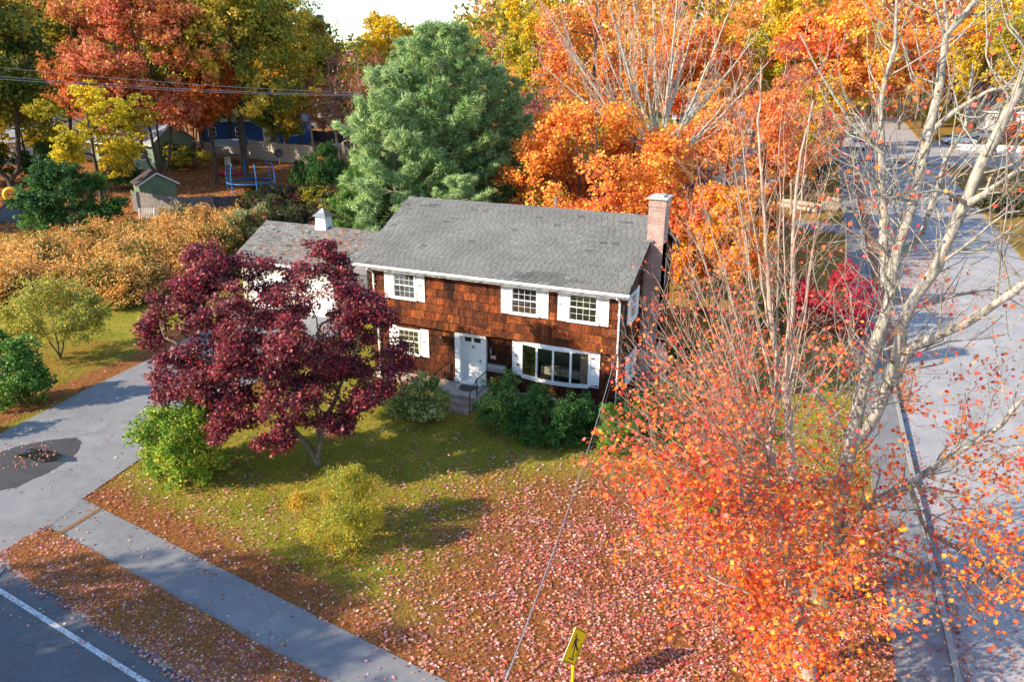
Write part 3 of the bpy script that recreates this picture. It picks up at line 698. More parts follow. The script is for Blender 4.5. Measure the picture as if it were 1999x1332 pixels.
window(-6.19, -5.03, 1.46, 2.66, .21); shutter(-6.61, -6.20, 1.42, 2.72, .20); shutter(-5.02, -4.61, 1.42, 2.72, .20)
TG = Matrix.Translation((WX1+.03, 0, 0)) @ Matrix.Rotation(R(90), 4, 'Z')   # local x -> +Y, local -y -> +X
for y0, z0 in ((0.75, 4.1), (5.9, 4.1), (0.9, 1.42)):
    window(y0, y0+1.0, z0, z0+1.15, .0, M_=TG); 
    shutter(y0-.36, y0-.01, z0-.03, z0+1.2, -.012, T=TG); shutter(y0+1.01, y0+1.36, z0-.03, z0+1.2, -.012, T=TG)
# bow window
bx0, bx1, bz0, bz1 = -.18, 2.80, 1.30, 2.80; k4 = 4
nodes = [(bx0+(bx1-bx0)*t, .19-0.24*math.sin(math.pi*t)**.8 if 0 < t < 1 else .17) for t in (0, .25, .5, .75, 1)]
mb = MB()
n5 = [(bx0, .24)]+nodes+[(bx1, .24)]; mb.prism(n5, bz0-.10, bz0); 
nn5 = [(bx0-.02, .24)]+[(p[0], p[1]-.05) for p in nodes]+[(bx1+.02, .24)]; mb.prism(nn5, bz1, bz1+.13)
for p in nodes: mb.box(p[0]-.04, p[0]+.04, p[1]-.02, p[1]+.05, bz0, bz1)
for a, b in zip(nodes[:-1], nodes[1:]):
    for z in (bz0+.035, bz1-.035): mb.bar((a[0], a[1]+.01, z), (b[0], b[1]+.01, z), .05, .07)
bow = mb.build('bow_window', M['white'], house)
for a, b in zip(nodes[:-1], nodes[1:]):
    mb = MB(); mb.add([(a[0], a[1]+.015, bz0), (b[0], b[1]+.015, bz0), (b[0], b[1]+.015, bz1), (a[0], a[1]+.015, bz1)], [(0,1,2,3)]); mb.build('pane', M['glass'], bow)
mb = MB(); mb.box(bx0+.0, bx1, 2.55, 2.58, .7, 2.9); mb.box(bx0, bx1, .3, 2.55, 1.0, 1.02); mb.box(bx0, bx1, .3, 2.55, 2.86, 2.9); mb.build('room', flat('room_walls', (0.34, 0.27, 0.20), 0.9), house)
mb = MB(); mb.box(.5, 2.3, .75, 1.1, 1.02, 1.62); mb.box(.5, 1.38, .68, .75, 1.30, 1.66); mb.box(1.42, 2.3, .68, .75, 1.30, 1.66); mb.build('sofa', flat('sofa_cloth', (0.55, 0.46, 0.36), 0.9), house, bevel=.04)
for x in (bx0+.02, bx1-.40):
    mb = MB()
    for q in range(8): mb.box(x+q*.05, x+q*.05+.035, .26+.015*(q % 2), .28+.015*(q % 2), 1.32, 2.78)
    mb.build('curtain', flat('curtain_cloth', (0.55, 0.34, 0.26), 0.9), house)
shutter(-.60, -.20, 1.28, 2.83, .205); shutter(2.82, 3.24, 1.28, 2.83, .205)
# front door
mb = MB(); mb.box(-3.27, -3.02, .06, .45, .56, 2.86); mb.box(-2.02, -1.79, .10, .45, .56, 2.86); mb.box(-3.27, -1.79, .08, .45, 2.72, 2.90); mb.box(-3.05, -2.0, .04, .45, .50, .60); mb.box(-3.31, -2.99, .03, .30, .56, .78)
mb.build('door_frame', M['white'], house, bevel=.006)
mb = MB(); mb.box(-3.02, -2.02, .34, .38, .60, 2.72)
for x0 in (-2.92, -2.47):
    for z0, z1 in ((.75, 1.35), (1.48, 2.22)): mb.box(x0, x0+.35, .328, .34, z0, z1)
for x0, x1, z0, z1 in ((-3.02, -2.02, 2.64, 2.72), (-3.02, -2.02, 2.32, 2.42), (-3.02, -2.90, 2.42, 2.64), (-2.14, -2.02, 2.42, 2.64), (-2.58, -2.46, 2.42, 2.64)): mb.box(x0, x1, .318, .34, z0, z1)
door = mb.build('door', M['white'], house, bevel=.004)
for x in (-2.90, -2.46):
    mb = MB(); mb.box(x, x+.32, .325, .337, 2.42, 2.64); mb.build('pane', flat('door_pane', (0.03, 0.035, 0.03), 0.1), door)
mb = MB(); mb.bar((-2.12, .30, 1.50), (-2.12, .30, 1.66), .03); mb.bar((-2.20, .29, 1.60), (-2.08, .29, 1.60), .025); mb.build('handle', M['black'], door)
mb = MB(); mb.box(-2.56, -2.44, .29, .33, 2.20, 2.24); mb.tube([(-2.50+.05*math.cos(a), .30, 2.20+.05*math.sin(a)) for a in np.linspace(0, 6.28, 12)], .012, 5); mb.build('knocker', flat('brass', (0.42, 0.28, 0.06), 0.35, 0.9), door)
mb = MB(); mb.tube([(-1.50, .14, 2.50), (-1.50, .02, 2.52), (-1.50, .0, 2.46)], .015, 5); mb.lathe([(.02, 2.47), (.05, 2.44), (.085, 2.36), (.085, 2.34)], (-1.50, 0, 0), 6); mb.lathe([(.06, 2.08), (.075, 2.10), (.075, 2.12)], (-1.50, 0, 0), 6)
for a in range(6): an = a*math.pi/3; mb.bar((-1.5+.07*math.cos(an), .07*math.sin(an), 2.11), (-1.5+.08*math.cos(an), .08*math.sin(an), 2.35), .012)
lan = mb.build('wall_lantern', M['black'], house)
mb = MB(); mb.lathe([(.062, 2.12), (.07, 2.34)], (-1.5, 0, 0), 6); mb.build('lantern_glass', M['glass'], lan)
mb = MB(); mb.lathe([(.012, 2.12), (.014, 2.22)], (-1.5, 0, 0), 6); mb.build('candle', M['white'], lan)
mb = MB(); mb.box(-1.60, -1.36, .155, .175, 1.86, 2.01); npl = mb.build('number_plate', flat('ivory_plate', (0.62, 0.56, 0.36), 0.5), house)
mb = MB()
def seg(x, z, s): 
    for a in s:
        q = {'a': (0,.5,1,1), 'b': (1,1,.5,1), 'c': (1,1,0,.5), 'd': (0,1,0,0), 'e': (0,0,0,.5), 'f': (0,0,.5,1), 'g': (0,1,.5,.5), 'A': (0,1,1,1)}[a]
        mb.bar((x+q[0]*.05, .152, z+q[2]*.09), (x+q[1]*.05, .152, z+q[3]*.09), .016, .004, up=(0,1,0))
seg(-1.56, 1.89, 'Abged'); mb.build('numeral', M['black'], npl); mb = MB(); seg(-1.45, 1.89, 'fgbc'); mb.build('numeral', M['black'], npl)
# steps and railing
mb = MB(); mb.box(-3.7, -1.6, -1.15, .20, -.1, .50); mb.box(-3.55, -1.75, -1.50, -1.15, -.1, .34); mb.box(-3.55, -1.75, -1.85, -1.50, -.1, .17); steps = mb.build('front_steps', M['step_brick'], house, bevel=.012)
mb = MB(); mb.prism([(-2.9, -.35), (-2.75, -.60), (-2.5, -.68), (-2.25, -.60), (-2.1, -.35), (-2.1, -.02), (-2.9, -.02)], .503, .52); mb.build('doormat', M['black'], house)
for x in (-3.62, -1.68):
    mb = MB(); mb.bar((x, -1.1, .5), (x, -1.1, 1.35), .03); mb.bar((x, .1, .5), (x, .1, 1.35), .03); mb.bar((x, .1, 1.35), (x, -1.1, 1.35), .035); mb.bar((x, -1.1, 1.35), (x, -1.8, .95), .035); mb.bar((x, -1.8, .1), (x, -1.8, .97), .03); mb.bar((x, .1, .62), (x, -1.1, .62), .02)
    for y in np.arange(-1.0, .05, .14): mb.bar((x, y, .62), (x, y, 1.33), .014)
    mb.build('handrail', M['black'], house)
mb = MB(); mb.tube([(-4.0, .18, 2.52), (-3.75, -.55, 2.95)], .014, 5); mb.box(-4.04, -3.96, .14, .2, 2.46, 2.58); mb.build('flag_bracket', M['metal'], house)
# chimney outside the right gable
CX0, CX1, CY0, CY1 = 4.24, 4.92, 2.75, 3.62
mb = MB(); mb.box(CX0, CX1, CY0, CY1, -.1, 8.72); mb.box(CX0-.02, CX1+.03, CY0-.03, CY1+.03, 8.42, 8.60); mb.box(CX0-.12, CX1, CY0+.03, CY1-.03, -.1, 6.9); mb.box(CX0-.12, CX1+.35, CY0-.25, CY1+.25, -.1, 1.9)
mb.add([(x, y, z) for (x0, x1, y0, y1, z) in ((CX0, CX1+.35, CY0-.25, CY1+.25, 1.9), (CX0, CX1, CY0, CY1, 2.5)) for x, y in ((x0, y0), (x1, y0), (x1, y1), (x0, y1))], [(0,1,5,4), (1,2,6,5), (2,3,7,6), (3,0,4,7)])
ch = mb.build('chimney', M['brick'], house)
mb = MB(); mb.box(CX0-.07, CX1+.09, CY0-.09, CY1+.09, 8.72, 8.80); mb.box(CX0+.12, CX1-.12, CY0+.12, CY1-.12, 8.80, 8.86); mb.build('chimney_cap', M['concrete'], ch, bevel=.01)
mb = MB(); mb.box(4.10, 4.52, CY0-.12, CY0-.01, 7.00, 7.06); mb.build('flashing', M['metal'], ch)
# the wall mailbox
mbx = empty('mailbox', (-1.15, .16, 1.35), 0, 'grey metal mailbox mounted on the dark wall right of the front door', 'mailbox')
mb = MB(); prof = [(0, 0), (-.22, 0), (-.22, .16), (-.20, .22), (-.15, .27), (-.08, .29), (0, .29)]; n = len(prof)
mb.add([(x, y, z) for x in (-.52, .28) for y, z in prof], [tuple(range(n)), tuple(range(n, 2*n))]+[(q, (q+1) % n, n+(q+1) % n, n+q) for q in range(n)]); mb.build('box', flat('mailbox_grey', (0.30, 0.28, 0.27), 0.45, 0.3), mbx, bevel=.006)
mb = MB(); mb.box(-.42, -.14, -.235, -.222, .10, .16); mb.build('slot_flap', M['metal'], mbx)
for x in (-.05, .14): mb = MB(); mb.tube([(x, -.1, 0), (x, -.12, -.12), (x, -.17, -.14), (x, -.19, -.08)], .01, 4); mb.build('paper_hook', M['metal'], mbx)

# garage wing and breezeway belong to the same building
gx0, gx1 = -20.9, -12.8
mb = MB(); mb.box(gx0+.25, gx1, 6.6, 12.4, -.1, 2.98)
mb.add([(x, y, z) for x in (gx0+.26, gx0+.36) for y, z in ((6.6, 2.95), (12.4, 2.95), (9.5, 4.45))], [(0,1,2), (3,4,5), (0,1,4,3), (1,2,5,4), (2,0,3,5)])
mb.box(gx1, WX0, 6.9, 12.0, -.1, 2.75); mb.build('garage_wall', M['cream'], house)
mb = MB(); mb.slab([(gx0, 6.2, 3.0), (gx1, 6.2, 3.0), (gx1, 9.5, 4.62), (gx0, 9.5, 4.62)], .10); mb.slab([(gx0, 9.5, 4.618), (gx1, 9.5, 4.618), (gx1, 12.8, 3.0), (gx0, 12.8, 3.0)], .10); gr = mb.build('garage_roof', M['dark'], house); tabs('shingle_courses', gx0, gx1, 6.18, 3.0, 9.5, 4.63, .24, .13, .185, .20, gr); tabs('back_shingle_courses', gx0, gx1, 12.82, 3.0, 9.5, 4.63, .24, .13, .185, .20, gr)
mb = MB(); mb.slab([(gx1+.002, 6.25, 2.96), (WX0-.02, 6.25, 2.96), (WX0-.02, 9.5, 4.56), (gx1+.002, 9.5, 4.56)], .08); mb.slab([(gx1+.002, 9.5, 4.558), (WX0-.02, 9.5, 4.558), (WX0-.02, 12.7, 3.0), (gx1+.002, 12.7, 3.0)], .08); mb.build('breezeway_roof', M['membrane'], house)
mb = MB(); mb.slab([(-12.6, 4.5, 2.35), (WX0-.02, 4.5, 2.35), (WX0-.02, 6.24, 2.86), (-12.6, 6.24, 2.86)], .10); mb.build('porch_roof', M['roof_old'], house)
mb = MB(); mb.box(-12.6, WX0-.02, 4.42, 4.5, 2.16, 2.33); mb.box(gx0, gx1, 6.12, 6.2, 2.82, 2.99); mb.box(gx0, gx1, 6.05, 6.12, 2.88, 2.98); mb.build('eave_trim', M['white_worn'], house)
for x in (-12.4, -10.0): mb = MB(); mb.box(x-.06, x+.06, 4.6, 4.72, 0, 2.3); mb.build('porch_post', M['white'], house)
for x in (-20.0, -16.6):
    mb = MB(); mb.box(x, x+2.7, 6.55, 6.60, 0.02, 2.2)
    for a in range(4):
        for b in range(4): mb.box(x+.1+a*.65, x+.65+a*.65, 6.53, 6.55, .1+b*.53, .55+b*.53)
    mb.build('garage_door', M['white'], house)
cc = at(620, 446, 4.6); cx, cy, cz = cc.x, 9.5, 4.45
mb = MB(); q = [(-.42, -.42), (.42, -.42), (.42, .42), (-.42, .42)]; s2 = .75
mb.add([(cx+a, cy+b, cz-.25) for a, b in q]+[(cx+a*s2, cy+b*s2, cz+.80) for a, b in q], [(0,1,2,3), (4,5,6,7), (0,1,5,4), (1,2,6,5), (2,3,7,6), (3,0,4,7)]); cup = mb.build('cupola', M['white'], house)
mb = MB(); mb.add([(cx+a*1.15, cy+b*1.15, cz+.80) for a, b in q]+[(cx+a*.62, cy+b*.62, cz+1.0) for a, b in q]+[(cx, cy, cz+1.3)], [(0,1,2,3), (0,1,5,4), (1,2,6,5), (2,3,7,6), (3,0,4,7), (4,5,8), (5,6,8), (6,7,8), (7,4,8)]); mb.build('cupola_roof', M['metal'], cup)
mb = MB(); mb.tube([(cx, cy, cz+1.28), (cx, cy, cz+1.85)], .015, 5); mb.bar((cx-.25, cy, cz+1.62), (cx+.25, cy, cz+1.62), .015); mb.bar((cx-.22, cy, cz+1.80), (cx+.2, cy, cz+1.80), .03, .06); mb.build('weathervane', M['black'], cup)
# reddish needles and leaves lying on the garage roof, in drifts
n = 5200; u = rng.random(n)*8.0+gx0+.1; v = rng.random(n); 
dens = np.zeros(n)
for (a, b, s, k) in ((-14.6, .62, .5, .9), (-14.0, .45, .35, 1), (-14.9, .35, .4, .9), (-15.9, .80, .35, .8), (-15.1, .88, .3, .8), (-16.6, .52, .8, .6), (-17.6, .30, .9, .5), (-16.2, .15, .8, .45), (-14.2, .85, .35, .5), (-13.4, .55, .3, .4)):
    dens = np.maximum(dens, k*np.exp(-(((u-a)/s)**2+((v-b)/.07)**2)*.5)*(0.6+.4*np.sin(u*11+v*40)))
keep = (rng.random(n) < dens+.05); u, v = u[keep], v[keep]
C = np.stack([u, 6.2+3.3*v, 3.0+1.62*v+.035], -1); nr = np.tile([0, -.44, .9], (len(u), 1))
tag(leaf_object('roof_litter', C, 0.12*(.6+.8*rng.random(len(u))), pick([('c8693a', 3), ('d98452', 2), ('b85a34', 2), ('a06a50', 1)], len(u)), 'long', M['litter'], None, nr, .93), 'orange brown fallen needles and leaves drifted on the garage roof', 'fallen leaves', kind='stuff')

# ---------------------------------------------------------------- the big trees in front
PINKRED = [('e4542f', 4), ('f0702f', 4), ('f58a38', 3), ('d84444', 2.5), ('ec7c6c', 1.6), ('f59c48', 1.5), ('c03038', 1.5)]
ORANGE = [('f5822a', 4), ('fa9c30', 4), ('f0682c', 3), ('f8ae38', 2), ('e45438', 2), ('f5c048', .8)]
def pts3(L): return [atY(*p) for p in L]

def hero_pale():
    root = empty('maple_tree', at(1606, 1185), 0, 'tall old maple with thick pale lichened limbs, nearly bare on top, beside the side street', 'tree')
    o = root.location
    L = [[(1606,1190,17.30),(1612,1120,17.35),(1622,1070,17.5),(1636,1005,17.6),(1652,930,17.7),(1668,870,17.9),(1682,768,18.1),(1705,680,18.25),(1731,588,18.4),(1742,505,18.6),(1780,389,18.9),(1808,263,19.1),(1832,182,19.3),(1849,73,19.5),(1905,12,19.6),(1960,-80,19.7)],
      [(1668,870,17.9),(1738,749,17.6),(1776,603,17.3),(1836,513,17.2),(1889,397,17.0),(1913,336,17),(1960,240,16.9),(2010,140,16.8),(2050,30,16.8),(2075,-90,16.8)],
      [(1738,749,17.6),(1776,678,17.4),(1888,621,16.8),(1999,543,16.3),(2080,470,16)],
      [(1731,560,18.4),(1728,494,18.7),(1723,400,18.9),(1723,300,19.1),(1716,200,19.4),(1740,90,19.6),(1745,-30,19.8)],
      [(1622,1070,17.5),(1700,985,17.2),(1775,945,16.9),(1860,890,16.6),(1950,835,16.1),(2010,760,15.9),(2060,680,15.8)],
      [(1889,397,17.0),(1950,360,16.6),(2020,310,16.3)],
      [(1808,263,19.1),(1870,215,18.8),(1940,178,18.5),(2010,160,18.2)],
      [(1742,505,18.6),(1795,470,18.9),(1815,400,19.3),(1850,300,19.6),(1880,260,19.9),(1900,130,20.2)],
      [(1668,870,17.9),(1610,790,18.4),(1560,735,18.8),(1500,690,19.0)],
      [(1775,945,16.9),(1810,1040,16.6),(1900,1090,16.2),(1975,1150,15.8)],
      [(1650,940,17.7),(1560,950,17.3),(1440,915,17.0)],
      [(1776,603,17.3),(1860,575,17.6),(1930,560,17.9),(1999,600,18)],
      [(1849,73,19.5),(1842,-20,19.7)],[(1780,389,18.9),(1710,378,18.5),(1690,340,18.3),(1620,300,18.0)],
      [(1723,300,19.1),(1660,240,19.3),(1600,140,19.5),(1560,60,19.7)],
      [(1889,397,17.0),(1830,370,16.6),(1770,385,16.4),(1700,390,16.2)],
      [(1742,505,18.6),(1690,450,18.3),(1660,400,18.1),(1640,330,18.0)],
      [(1836,513,17.2),(1900,470,16.9),(1960,420,16.7),(2010,415,16.5)]]
    R0 = [(.31,.08),(.19,.06),(.14,.07),(.13,.03),(.14,.03),(.10,.05),(.09,.03),(.09,.03),(.08,.02),(.07,.02),(.08,.02),(.05,.015),(.07,.02),(.05,.015),(.06,.015),(.05,.012),(.05,.012),(.05,.015)]
    ch = []; tips = []
    for l, (r0, r1) in zip(L, R0):
        p = np.array([tuple(q-o) for q in pts3(l)])
        if l is L[0]: p[0, 2] = -.15
        n0 = len(ch)
        sprouts(p, r0, r1, 0, 0, out=ch, tips=tips); Q, rr = ch[n0]
        if l is L[0]: rr[:] = np.interp(np.linspace(0,1,len(rr)), [0,.04,.12,.35,.5,.75,1], [.33,.27,.24,.165,.145,.11,.05])
        if l is L[1]: rr[:] = np.interp(np.linspace(0,1,len(rr)), [0,.1,.5,1], [.17,.15,.13,.09])
        k = len(Q); seg = np.linalg.norm(np.diff(Q, axis=0), axis=1).sum()
        m = int(seg*(3.2 if l is L[0] else 3.9))
        for _ in range(m):
            f = 0.22+0.76*rng.random() if l is L[0] else 0.12+.86*rng.random(); i0 = min(int(f*(k-1)), k-2); p_ = Q[i0]; t = Q[i0+1]-Q[i0]; t /= np.linalg.norm(t)
            q = rng.normal(size=3); q[2] *= .5; q -= t*q.dot(t); q /= np.linalg.norm(q); d = t*.55+q*.8+np.array([0,0,.1]); d /= np.linalg.norm(d)
            ln = (0.9+1.9*rng.random())*(1.0 if rr[i0] > .05 else .6); zig = rng.normal(size=3)*.15*ln
            e = p_+d*ln+np.array([0,0,.35*ln]); sprouts([p_, p_+d*ln*.4+zig*.5, p_+d*ln*.75-zig*.3+np.array([0,0,.1*ln]), e], min(.028, rr[i0]*.4), .006, 2, 1.25, .5, 46, .22, ch, tips, .2, .0042)
    # low leafy skirt
    A = []; K = []; st = [np.array([tuple(q-o) for q in pts3(l)]) for l in (L[0][:7], L[4], L[9], L[10], L[8], L[1][:4])]
    for n_, (px, py, Y, r, cnt) in enumerate([(1640,985,16.6,1.7,70),(1800,1010,16.3,1.7,70),(1900,930,16.8,1.5,40),(1960,1100,15.6,1.4,60),(1860,1140,15.2,1.3,60),(1740,1100,15.8,1.3,50),(1570,850,18,1.7,60),(1950,780,17,1.4,26),(1500,740,18.5,1.5,50),(1600,690,19,1.4,34),(1850,780,17,1.5,18),(1990,960,16,1.3,40),(1920,1030,15.7,1.0,60),(1480,960,17.2,1.5,50)]):
        c = np.array(atY(px, py, Y)-o); t, _ = lobes(c, (r, r, r*.75), 7, cnt, .5, .8); A.append(t); K.append(np.full(len(t), n_))
    A = np.concatenate(A); A = A[A[:, 2] > .8]
    ch += dendrite([list(map(tuple, s)) for s in st], A, .006, .2, up_pen=.4)[1:]
    wood('trunk', ch, M['bark_pale'], root)
    T2 = np.array(tips); lam = np.interp(T2[:, 2], [0, 4.5, 6, 8, 18], [5, 3.0, .9, .36, .28]); cnt = rng.poisson(lam); T2 = np.repeat(T2, cnt, axis=0)
    Cc = np.concatenate([T2+rng.normal(size=T2.shape)*.07, np.repeat(A, 6, axis=0)+rng.normal(size=(len(A)*6, 3))*.20])
    wz = np.clip((7-Cc[:, 2])/3, 0, 1); wx = np.clip(((Cc[:, 0]+o.x)-14)/2.5, 0, 1); n = len(Cc)
    a = pick(PINKRED, n, .15); b = pick(ORANGE, n, .15); s = rng.random(n) < (.25+.55*wx)*wz+.08
    leaf_object('crown', Cc, .115*(.5+.8*rng.random(n)), np.where(s[:, None], b, a), 'maple', M['leaf'], root, np.tile([-.3, -.3, .8], (n, 1)), .35)
hero_pale()

def hero_vase():
    root = empty('maple_tree', at(1576, 1328), 0, 'slender twiggy maple with upswept branches and orange red lower leaves on the lawn corner', 'tree')
    o = root.location
    S = [[(1576,1330,14.60),(1566,1260,14.75),(1556,1190,14.9),(1542,1120,15.05),(1532,1060,15.2),(1520,960,15.4),(1500,885,15.6),(1506,830,15.7),(1516,760,15.8),(1516,680,15.9),(1508,600,16.0),(1500,500,16.1),(1492,380,16.2),(1490,240,16.4),(1496,130,16.5)],
      [(1532,1060,15.2),(1546,980,15.1),(1543,900,15.15),(1538,830,15.2),(1530,760,15.3),(1545,660,15.4),(1556,560,15.5),(1562,430,15.6),(1572,300,15.8),(1600,190,15.9)]]
    ch = []; tips = []; st = []
    for l, a, b in ((S[0], .24, .018), (S[1], .13, .016)):
        p = np.array([tuple(q-o) for q in pts3(l)]); 
        if l is S[0]: p[0, 2] = -.12
        st.append(p); sprouts(p, a, b, 1, 1.2, .13, 34, .4, ch, tips, .35, start=.35)
        Q, rr = ch[0] if l is S[0] else (None, None)
        if Q is not None: rr[:] = np.interp(np.linspace(0, 1, len(rr)), [0,.03,.1,.3,.45,.6,1], [.26,.21,.17,.12,.085,.055,.016])
    # (stem, position along it, end point in the picture and depth)
    fan = [(0,.34,1195,905,14.2),(0,.36,1190,800,15.0),(0,.38,1205,720,15.8),(0,.38,1228,655,14.6),(0,.40,1262,600,15.6),(0,.42,1285,520,14.8),(0,.42,1310,460,16.2),(0,.44,1340,400,15.2),(0,.46,1360,300,16.4),(0,.50,1400,180,15.6),(0,.56,1440,80,16.9),
           (0,.36,1240,860,13.6),(0,.30,1180,960,14.8),(0,.31,1220,820,13.2),(0,.33,1170,850,16.2),(0,.35,1240,700,13.4),(0,.37,1215,640,16.6),(0,.39,1280,560,13.6),(0,.37,1310,700,13.0),(0,.41,1330,540,16.8),(0,.35,1330,800,13.2),(0,.33,1300,880,17.0),(0,.43,1360,450,14.4),(0,.35,1250,980,13.9),(0,.34,1290,1010,16.2),(0,.38,1300,760,17),(0,.42,1350,640,17.4),(0,.44,1400,500,17.5),(0,.5,1440,350,17.6),(0,.55,1530,180,16.9),
           (1,.30,1640,560,15.8),(1,.32,1670,640,14.7),(1,.34,1600,420,14.9),(1,.38,1630,300,15.6),(1,.42,1585,180,15.6),(1,.30,1690,720,15.4),(1,.28,1650,800,14.2),(1,.5,1530,250,14.9),(0,.45,1450,560,14.2),(0,.42,1400,640,13.9),(0,.40,1360,720,13.7),
           (0,.32,1200,760,17.2),(0,.34,1260,660,17.8),(0,.36,1300,590,18),(0,.3,1150,900,15.4),(0,.38,1340,480,17.8),(0,.34,1380,760,13.0),(1,.26,1620,700,13.8),(1,.3,1580,600,13.9),(0,.22,1400,1080,13.4),(0,.24,1330,1150,13.8),(0,.20,1660,1180,13.6),(0,.26,1700,1040,14.2),(0,.16,1480,1230,13.0),(0,.18,1620,1290,12.9),(0,.24,1230,1050,15.2)]
    for si, f, px, py, Y in fan:
        p = st[si]; seg = np.r_[0, np.cumsum(np.linalg.norm(np.diff(p, axis=0), axis=1))]; x = f*seg[-1]; a = np.array([np.interp(x, seg, p[:, i]) for i in range(3)])
        b = np.array(atY(px, py, Y)-o); Lh = np.linalg.norm(b-a); r0 = .011+.0042*Lh
        c = curve3(a, b, .10 if b[2] > a[2]+1 else -.08, 7); sprouts(c, r0*.9, .005, 2, 2.8, .30, 38, .16, ch, tips, .2, .0038, start=.2)
    A = []
    for (px, py, Y, r, cnt) in [(1470,985,14.6,1.3,80),(1370,945,15,1.3,60),(1300,1060,14.2,1.2,40),(1420,1110,13.9,1.2,90),(1530,1190,13.3,1.2,80),(1610,1270,12.7,1.1,90),(1480,1230,13,.9,60),(1690,1220,13.4,1.2,60),(1580,1080,14.3,1.2,80),(1660,1040,14.6,1.2,70),(1440,850,15.6,1.3,60),(1320,830,15.5,1.2,36),(1260,930,14.5,1.0,30),(1560,950,14.6,1.1,60),(1360,1010,13.7,1.0,50),(1560,1330,12.4,1.0,70)]:
        c = np.array(atY(px, py, Y)-o); t, _ = lobes(c, (r, r, r*.75), 7, cnt, .5, .8); A.append(t)
    A = np.concatenate(A); A = A[A[:, 2] > .7]
    ch += dendrite([list(map(tuple, st[0][:8]))], A, .0055, .12, up_pen=.3)[1:]
    wood('trunk', ch, M['twig'], root)
    T2 = np.array(tips); lam = np.interp(T2[:, 2], [0, 5, 7, 9, 11, 14], [5, 2.4, 1.5, .8, .4, .2]); cnt = rng.poisson(lam); T2 = np.repeat(T2, cnt, axis=0)
    Cc = np.concatenate([T2+rng.normal(size=T2.shape)*.08, np.repeat(A, 6, axis=0)+rng.normal(size=(len(A)*6, 3))*.20]); n = len(Cc)
    wz = np.clip((6-Cc[:, 2])/3, 0, 1); s = rng.random(n) < .12+.5*wz
    col = np.where(s[:, None], pick(ORANGE, n, .15), pick(PINKRED, n, .15))
    leaf_object('crown', Cc, .112*(.5+.8*rng.random(n))*np.interp(Cc[:, 2], [5, 8], [1, .72]), col, 'maple', M['leaf'], root, np.tile([-.3, -.3, .8], (n, 1)), .35)
hero_vase()

def purple_maple():
    root = empty('japanese_maple', at(620, 908), 0, 'broad purple leaved japanese maple with three grey stems on the front lawn', 'tree'); o = root.location
    B = [(430,545,27,1.35),(352,600,26.5,1.1),(480,610,25,1.3),(620,560,26,1.25),(650,520,26.6,.7),(600,660,24,1.4),(720,640,25,1.2),(690,740,24,1.3),(580,790,23,1.0),(430,700,24,1.5),(360,740,24.5,1.1),(470,810,23.3,1.0),(640,830,23.2,.85),(765,700,25.5,.9),(545,540,27.5,1.0),(520,690,27,1.5),(650,700,27.5,1.5),(310,655,26.5,.75),(400,500,27.6,.8),(385,800,24,.9),(540,860,22.6,.6),(470,520,28,.9),(700,600,27,1.0),(420,850,22.9,.5),(625,488,26.4,.6),(300,632,26.8,.5),(540,600,25,1.1),(400,650,25,1.1),(440,760,23.8,1.1),(520,730,23.8,1.1),(690,600,25.5,1.1),(740,740,24.4,.9),(600,720,25.5,1.2),(335,700,25,.8),(420,600,27.5,1.1),(560,830,23,.7),(690,800,23.6,.8),(330,760,24.6,.7),(470,690,26.5,1.3),(380,560,26.5,.8)]
    T = []; K = []
    for i, (px, py, Y, r) in enumerate(B):
        c = np.array(atY(px, py, Y)-o); t, _ = lobes(c, (r, r, r*.72), 8, int(60*r*r)+16, .42, .85); T.append(t); K.append(np.full(len(t), i))
    T = np.concatenate(T); K = np.concatenate(K)
    st = [[(0,0,-.1),(0,0,.15)], [(0,0,.15),(-.35,-.05,.8),(-1.0,-.3,1.7),(-1.9,-.1,3.1),(-2.8,.4,4.4)], [(0,0,.15),(.06,.1,1.0),(0,.2,2.2),(.1,.5,3.8),(-.1,.8,5.4)], [(0,0,.15),(.22,.02,.9),(.35,.1,1.6),(.9,.4,3.0),(1.4,.9,4.4)]]
    wood('trunk', dendrite(st, T, .007, .15, up_pen=.7), bark_mat('maple_bark', (.16,.13,.10), (.38,.33,.26), (.20,.22,.10)), root)
    pal = [('6c2432', 5), ('863040', 4), ('521c2c', 4), ('983c42', 3), ('a82c3c', 2), ('84442e', 2), ('5c2a38', 3), ('b86858', 1)]
    n = len(T)*30; idx = np.repeat(np.arange(len(T)), 30); off = rand_unit(n)*(rng.random((n, 1))**.5)*.38; off[:, 2] *= .45
    C = T[idx]+off; low = C[:, 2] < 1.9; col = pick(pal, n, .2, .5, idx)
    red = (rng.random(n) < np.where(low, .45, .03)); col = np.where(red[:, None], pick([('c42038', 2), ('a81c30', 2), ('d84050', 1)], n), col)
    leaf_object('crown', C, .10*(.6+.8*rng.random(n)), col, 'maple', leaf_mat('purple_leaf', .28, .45, .35), root, np.tile([-.35, -.4, .8], (n, 1)), .5)
purple_maple()

